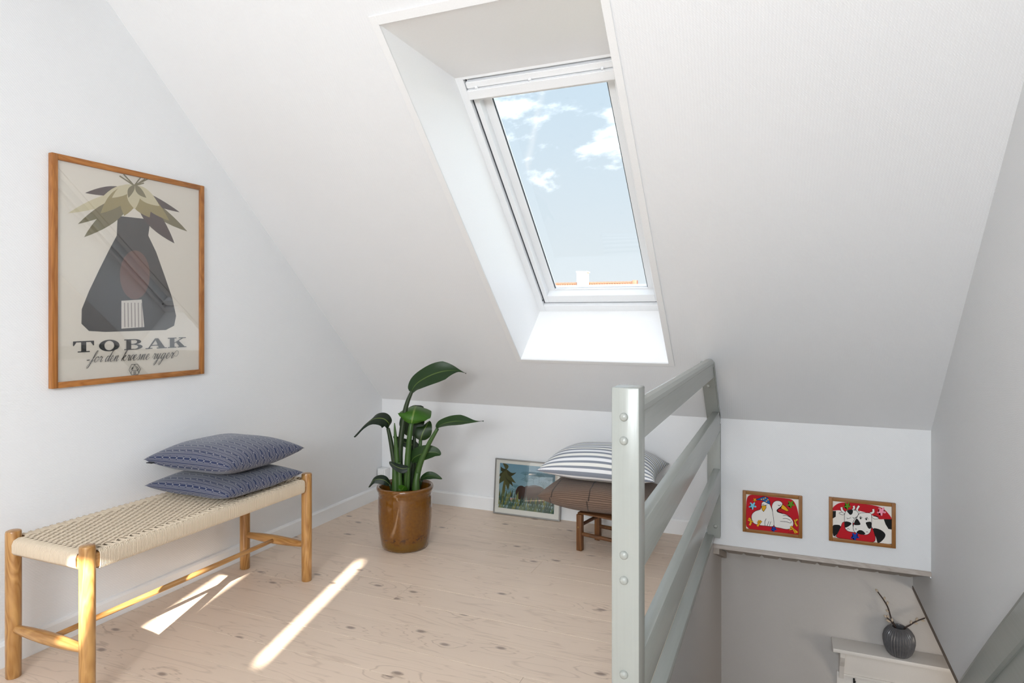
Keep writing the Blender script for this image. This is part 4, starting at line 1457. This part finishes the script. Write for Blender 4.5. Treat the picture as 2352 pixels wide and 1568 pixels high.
# ------------------------------------------------------------------ railing
def build_railing():
    t = thing('stair_railing', 'grey-green painted railing of posts and rails beside the stairwell', 'railing', (-.334, 1.497, 0))
    X0, X1 = -.366, -.302
    bm = BM()
    box(bm, X0, X1, 1.464, 1.530, .0005, .987, bev=.004)
    build('newel_post', bm, M['rail'], t, smooth=True)
    for z in (.920, .866, .606, .549, .335, .282):
        bm = BM()
        lathe(bm, [(.0098, -.002), (.0098, .001), (.0088, .004), (.0055, .0062), (0, .007)], (0, 0, 0), 18, cap=False)
        bmesh.ops.transform(bm, matrix=Matrix.Translation((-.337, 1.464, z)) @ Matrix.Rotation(math.pi / 2, 4, 'X'), verts=bm.verts)
        build('bolt', bm, M['rail'], t, smooth='all')
    # rails: top edge, bottom edge, where each meets the wall side
    def rail(name, z0, z1, x0, x1, bev, yend):
        bm = BM()
        n = yend
        box(bm, x0, x1, 1.530, n, z0, z1, bev=bev)
        for v in bm.verts:
            if v.co.y > n - .02 and z0 > .6:
                v.co.y += -(v.co.z - z1) / KS * 1.0
        build(name, bm, M['rail_y'], t, smooth=True)
    bm = BM()
    ye = YB - (.951 - KZ) / KS - .035
    prof = [(-.340, .862), (-.340, .938), (-.335, .948), (-.322, .953), (-.310, .950), (-.303, .941), (-.302, .93), (-.306, .925), (-.306, .862)]
    prism(bm, [(a, 1.530, z) for a, z in prof], (0, ye - 1.530, 0))
    for v in bm.verts:
        if v.co.y > ye - .01:
            v.co.y += (.951 - v.co.z) / KS
    bmesh.ops.recalc_face_normals(bm, faces=bm.faces)
    build('handrail', bm, M['rail_y'], t, smooth=30)
    onebox('rail', (-.336, -.302, 1.530, YB - .050, .562, .668), M['rail_y'], t, bev=.004)
    onebox('rail', (-.336, -.302, 1.530, YB - .040, .250, .371), M['rail_y'], t, bev=.004)
    # flat posts fixed to the knee wall and to the slope
    onebox('wall_post', (X0, X1, YB - .040, YB - .0005, .016, .596), M['rail'], t, bev=.003)
    bm = BM()
    slab(bm, slope, X0, X1, .012, .462, .037, -.038)
    bmesh.ops.bevel(bm, geom=list(bm.edges), offset=.003, segments=2, affect='EDGES')
    bmesh.ops.recalc_face_normals(bm, faces=bm.faces)
    build('slope_post', bm, M['rail'], t, smooth=True)
    for p, nrm in ((slope(-.337, .32, -.038), V((0, -SA, -CA))), (slope(-.325, .05, -.038), V((0, -SA, -CA))), (V((-.325, YB - .040, .075)), V((0, -1, 0))), (V((-.325, YB - .040, .20)), V((0, -1, 0)))):
        bm = BM()
        lathe(bm, [(.0095, -.002), (.0095, .001), (.0085, .004), (.0055, .0062), (0, .007)], (0, 0, 0), 16, cap=False)
        bmesh.ops.transform(bm, matrix=Matrix.Translation(p) @ nrm.to_track_quat('Z', 'Y').to_matrix().to_4x4(), verts=bm.verts)
        build('bolt', bm, M['rail'], t, smooth='all')

def build_stair_side():
    t = thing('stair_side_board', 'grey-green moulded board sloping down along the right wall into the stairwell', 'stair board', (.6, 2.2, .30))
    line = spline([(0, 1.45, 1.035), (0, 1.90, .645), (0, 2.205, .381), (0, 2.453, .173), (0, 2.704, -.043), (0, 2.94, -.250)], 5)
    def sweep(name, prof, m):
        bm = BM()
        rows = []
        for p in line:
            rows.append([bm.verts.new((a, p.y - d * .64, p.z - d * .77)) for a, d in prof])
        for A, B in zip(rows, rows[1:]):
            for k in range(len(prof)):
                bm.faces.new((A[k], A[(k + 1) % len(prof)], B[(k + 1) % len(prof)], B[k]))
        bm.faces.new(rows[0][::-1]); bm.faces.new(rows[-1])
        bmesh.ops.recalc_face_normals(bm, faces=bm.faces)
        build(name, bm, m, t, smooth=35)
    sweep('capping', [(.6215, 0), (.606, .0), (.603, .004), (.603, .022), (.6215, .022)], M['rail_y'])
    sweep('side_board', [(.6215, .022), (.596, .022), (.592, .028), (.592, .112), (.598, .118), (.6215, .118)], M['rail_y'])
    sweep('lower_board', [(.6215, .118), (.604, .118), (.604, .19), (.6215, .19)], M['rail_y'])
    sweep('edge_strip', [(.6215, .19), (.608, .19), (.608, .23), (.6215, .23)], plain('dark_stair_wood', srgb(84, 62, 50), .5))

# ------------------------------------------------------------------ wall socket
def build_socket():
    t = thing('wall_socket', 'white two-part wall socket low in the corner behind the plant', 'socket', (-2.33, YB, .10))
    onebox('box', (-2.362, -2.306, YB - .058, YB - .001, .102, .190), M['white_plastic'], t, bev=.003)
    onebox('rocker', (-2.357, -2.313, YB - .0615, YB - .057, .149, .185), M['white_plastic'], t, bev=.001)
    onebox('rocker', (-2.357, -2.313, YB - .0615, YB - .057, .107, .145), M['white_plastic'], t, bev=.001)

# ------------------------------------------------------------------ hall below: hat rack, vase, twigs
def build_below():
    zs = -.606
    hall_white = plain('rack_white_paint', (.80, .765, .72), .45)
    t = thing('hat_rack', 'white wall rack with a shelf and black hooks in the hall below', 'hat rack', (.8, YLOW, zs - .3))
    onebox('shelf', (.236, 1.36, YLOW - .142, YLOW - .001, zs - .019, zs), hall_white, t, bev=.002)
    for x in (.272, 1.30):
        bm = BM()
        prof = [(YLOW - .001, zs - .019), (YLOW - .125, zs - .019), (YLOW - .122, zs - .05), (YLOW - .10, zs - .085), (YLOW - .07, zs - .12), (YLOW - .05, zs - .17), (YLOW - .04, zs - .20), (YLOW - .001, zs - .22)]
        prism(bm, [(x, a, z) for a, z in prof], (.022, 0, 0))
        bmesh.ops.recalc_face_normals(bm, faces=bm.faces)
        build('bracket', bm, hall_white, t)
    onebox('upper_panel', (.294, 1.30, YLOW - .034, YLOW - .001, zs - .175, zs - .019), hall_white, t, bev=.002)
    onebox('hook_board', (.262, 1.33, YLOW - .022, YLOW - .0005, zs - .42, zs - .176), hall_white, t, bev=.002)
    onebox('ledge', (.294, 1.30, YLOW - .042, YLOW - .034, zs - .185, zs - .172), hall_white, t, bev=.001)
    for x in (.345, .535, .725, .915, 1.105):
        bm = BM()
        z = zs - .215
        tube(bm, [(x, YLOW - .023, z + .012), (x, YLOW - .05, z + .010), (x, YLOW - .062, z + .022)], [.004, .0035, .006], 8)
        tube(bm, [(x, YLOW - .024, z + .02), (x, YLOW - .026, z - .02), (x, YLOW - .032, z - .055), (x, YLOW - .05, z - .06), (x, YLOW - .058, z - .045)], [.005, .004, .0038, .0036, .005], 8)
        build('hook', bm, M['black'], t, smooth='all')
    # ribbed vase
    c = V((.547, YLOW - .082, zs))
    v = thing('ribbed_vase', 'round grey ribbed vase standing on the hat rack shelf', 'vase', c)
    pm, nt, b = newmat('grey_ribbed_glaze')
    q = NT(nt)
    nz = q.noise(q.coord(), 60, 3)
    q.l(q.mix(nz, srgb(84, 84, 86), srgb(108, 108, 110)), b.inputs['Base Color'])
    b.inputs['Roughness'].default_value = .22
    bm = BM()
    prof = [(.0, 0), (.040, 0), (.046, .002), (.056, .016), (.066, .040), (.0715, .068), (.0715, .088), (.067, .110), (.056, .128), (.044, .139), (.036, .144), (.0335, .146), (.031, .144), (.030, .138), (.038, .12), (.05, .09), (.045, .03), (0, .02)]
    def rib(a, z):
        return 1 + (.045 * (math.cos(34 * a)) if .006 < z < .141 else 0)
    rings = []
    n = 34 * 8
    for i, (r, z) in enumerate(prof):
        ring = []
        for k in range(n):
            a = 2 * math.pi * k / n
            rr = r * (rib(a, z) if 2 <= i <= 10 else 1)
            ring.append(bm.verts.new((c.x + rr * math.cos(a), c.y + rr * math.sin(a), c.z + z + .0004)))
        rings.append(ring)
    for A, B in zip(rings, rings[1:]):
        for k in range(n):
            bm.faces.new((A[k], A[(k + 1) % n], B[(k + 1) % n], B[k]))
    bmesh.ops.remove_doubles(bm, verts=bm.verts, dist=1e-6)
    build('body', bm, pm, v, smooth='all')
    # willow twigs
    bark = plain('willow_bark', srgb(46, 30, 22), .6)
    cat = plain('willow_catkin', srgb(196, 180, 160), .9, bumps=.5)
    yv = c.y
    def twig(label, pxs, buds, dy=0):
        pts = [V((c.x + (on_y(*pxs[0], yv).x - c.x) * .6, c.y + dy * .4, zs + .05))] + [on_y(a, b2, yv + dy + .002 * i) for i, (a, b2) in enumerate(pxs)]
        tw = thing('willow_twig', label, 'twig', pts[0], 'willow twigs in the grey vase')
        pp = spline(pts, 5)
        bm = BM(); n = len(pp)
        tube(bm, pp, [.0044 - .0016 * i / (n - 1) for i in range(n)], 7)
        build('stem', bm, bark, tw, smooth='all')
        for s, side in buds:
            i = min(int(s * (n - 1)), n - 2)
            d = (pp[i + 1] - pp[i]).normalized()
            off = V((d.z, 0, -d.x)) * side
            ax = (d * .8 + off * .6).normalized() if abs(side) > .01 else d
            p0 = pp[i] + off * .003
            bm = BM()
            tube(bm, [p0 + ax * (.018 * k / 5) for k in range(6)], [.0015, .0042, .0055, .0052, .0038, .001], 8)
            build('catkin', bm, cat, tw, smooth='all')
    twig('tallest willow twig in the grey vase, reaching up to the left', [(2056, 1440), (2047, 1420), (2040, 1396), (2030, 1378), (2014, 1356)], [(.98, 0), (.7, 1), (.55, -1), (.8, 1)], .012)
    twig('short willow twig with pale catkins in the grey vase', [(2058, 1444), (2050, 1430), (2043, 1423), (2036, 1417)], [(.55, 1), (.7, -1), (.85, 1), (.98, 0), (.62, -1)], -.014)
    twig('willow twig in the grey vase bending out to the right', [(2076, 1446), (2090, 1435), (2105, 1426), (2127, 1418)], [(.55, -1), (.66, 1), (.78, -1), (.86, 1), (.98, 0)])

# ------------------------------------------------------------------ neighbour's house seen through the skylight
def build_neighbour():
    Yr = 58.0
    pr = on_y(1464, 646, Yr)
    zr, xr_ = pr.z, pr.x
    xl = on_y(1120, 646, Yr).x
    t = thing('neighbour_house', 'neighbouring house with an orange tiled roof outside the skylight', 'house', ((xl + xr_) / 2, Yr, -6))
    eave, dep = 4.2, 4.2
    wallm = plain('render_wall', srgb(226, 214, 198), .8)
    bm = BM()
    prism(bm, [(xl, Yr - dep + .3, -6), (xl, Yr + dep - .3, -6), (xl, Yr + dep - .3, zr - eave), (xl, Yr, zr - .3), (xl, Yr - dep + .3, zr - eave)], (xr_ - xl - .4, 0, 0))
    bmesh.ops.recalc_face_normals(bm, faces=bm.faces)
    build('wall', bm, wallm, t)
    tile = plain('clay_tile', srgb(120, 74, 56), .7)
    tile2 = plain('clay_ridge_tile', srgb(112, 64, 46), .7)
    for sgn in (-1, 1):
        bm = BM()
        rows, cw = 14, .235
        ncol = int((xr_ - xl) / cw)
        for r in range(rows):
            s0, s1 = r / rows, (r + 1.08) / rows
            for k in range(ncol):
                x = xl + k * cw
                prof = [(x, 0), (x + cw * .25, .055), (x + cw * .5, .07), (x + cw * .75, .03), (x + cw, 0)]
                A = [bm.verts.new((a, Yr + sgn * dep * s0, zr - .12 - eave * s0 + h)) for a, h in prof]
                B = [bm.verts.new((a, Yr + sgn * dep * s1, zr - .12 - eave * s1 + h + .04)) for a, h in prof]
                for q in range(4):
                    bm.faces.new((A[q], A[q + 1], B[q + 1], B[q]))
        o = build('roof_tiles', bm, tile, t); o['kind'] = 'stuff'
    x = xl
    bm0 = BM()
    n = 8
    A = [bm0.verts.new((0, .14 * math.cos(math.pi * k / n), .13 * math.sin(math.pi * k / n))) for k in range(n + 1)]
    B = [bm0.verts.new((.37, .165 * math.cos(math.pi * k / n), .155 * math.sin(math.pi * k / n))) for k in range(n + 1)]
    for k in range(n):
        bm0.faces.new((A[k], A[k + 1], B[k + 1], B[k]))
    bm0.faces.new(B)
    bmesh.ops.recalc_face_normals(bm0, faces=bm0.faces)
    me = bpy.data.meshes.new('ridge_tile'); bm0.to_mesh(me); bm0.free(); me.materials.append(tile2)
    while x < xr_ - .3:
        o = bpy.data.objects.new('ridge_tile', me)
        link(o, t)
        o.location = V((x, Yr, zr - .12)) - WL[t.name]
        x += .345
    onebox('verge_cap', (xr_ - .42, xr_, Yr - .3, Yr + .3, zr - .5, zr + .10), tile2, t, bev=.03)
    a, b2 = on_y(1328, 626, Yr - .6), on_y(1350, 660, Yr - .6)
    ch = onebox('chimney', (a.x, b2.x, Yr - 1.0, Yr - .2, zr - 2.0, a.z), wallm, t, bev=.02)
    bm = BM()
    box(bm, a.x - .06, b2.x + .08, Yr - 1.08, Yr - .12, a.z - .02, a.z + .09, bev=.02)
    build('cap', bm, wallm, ch)
    bm = BM()
    box(bm, -90, 90, 6, 160, -6.3, -6.0)
    struct(build('ground', bm, plain('garden_ground', srgb(120, 130, 96), .9)))

build_bench()
build_poster()
build_railing()
build_plant()
build_cushions()
build_stool()
build_leaning_print()
build_small_pictures()
build_stair_side()
build_below()
build_socket()
build_neighbour()
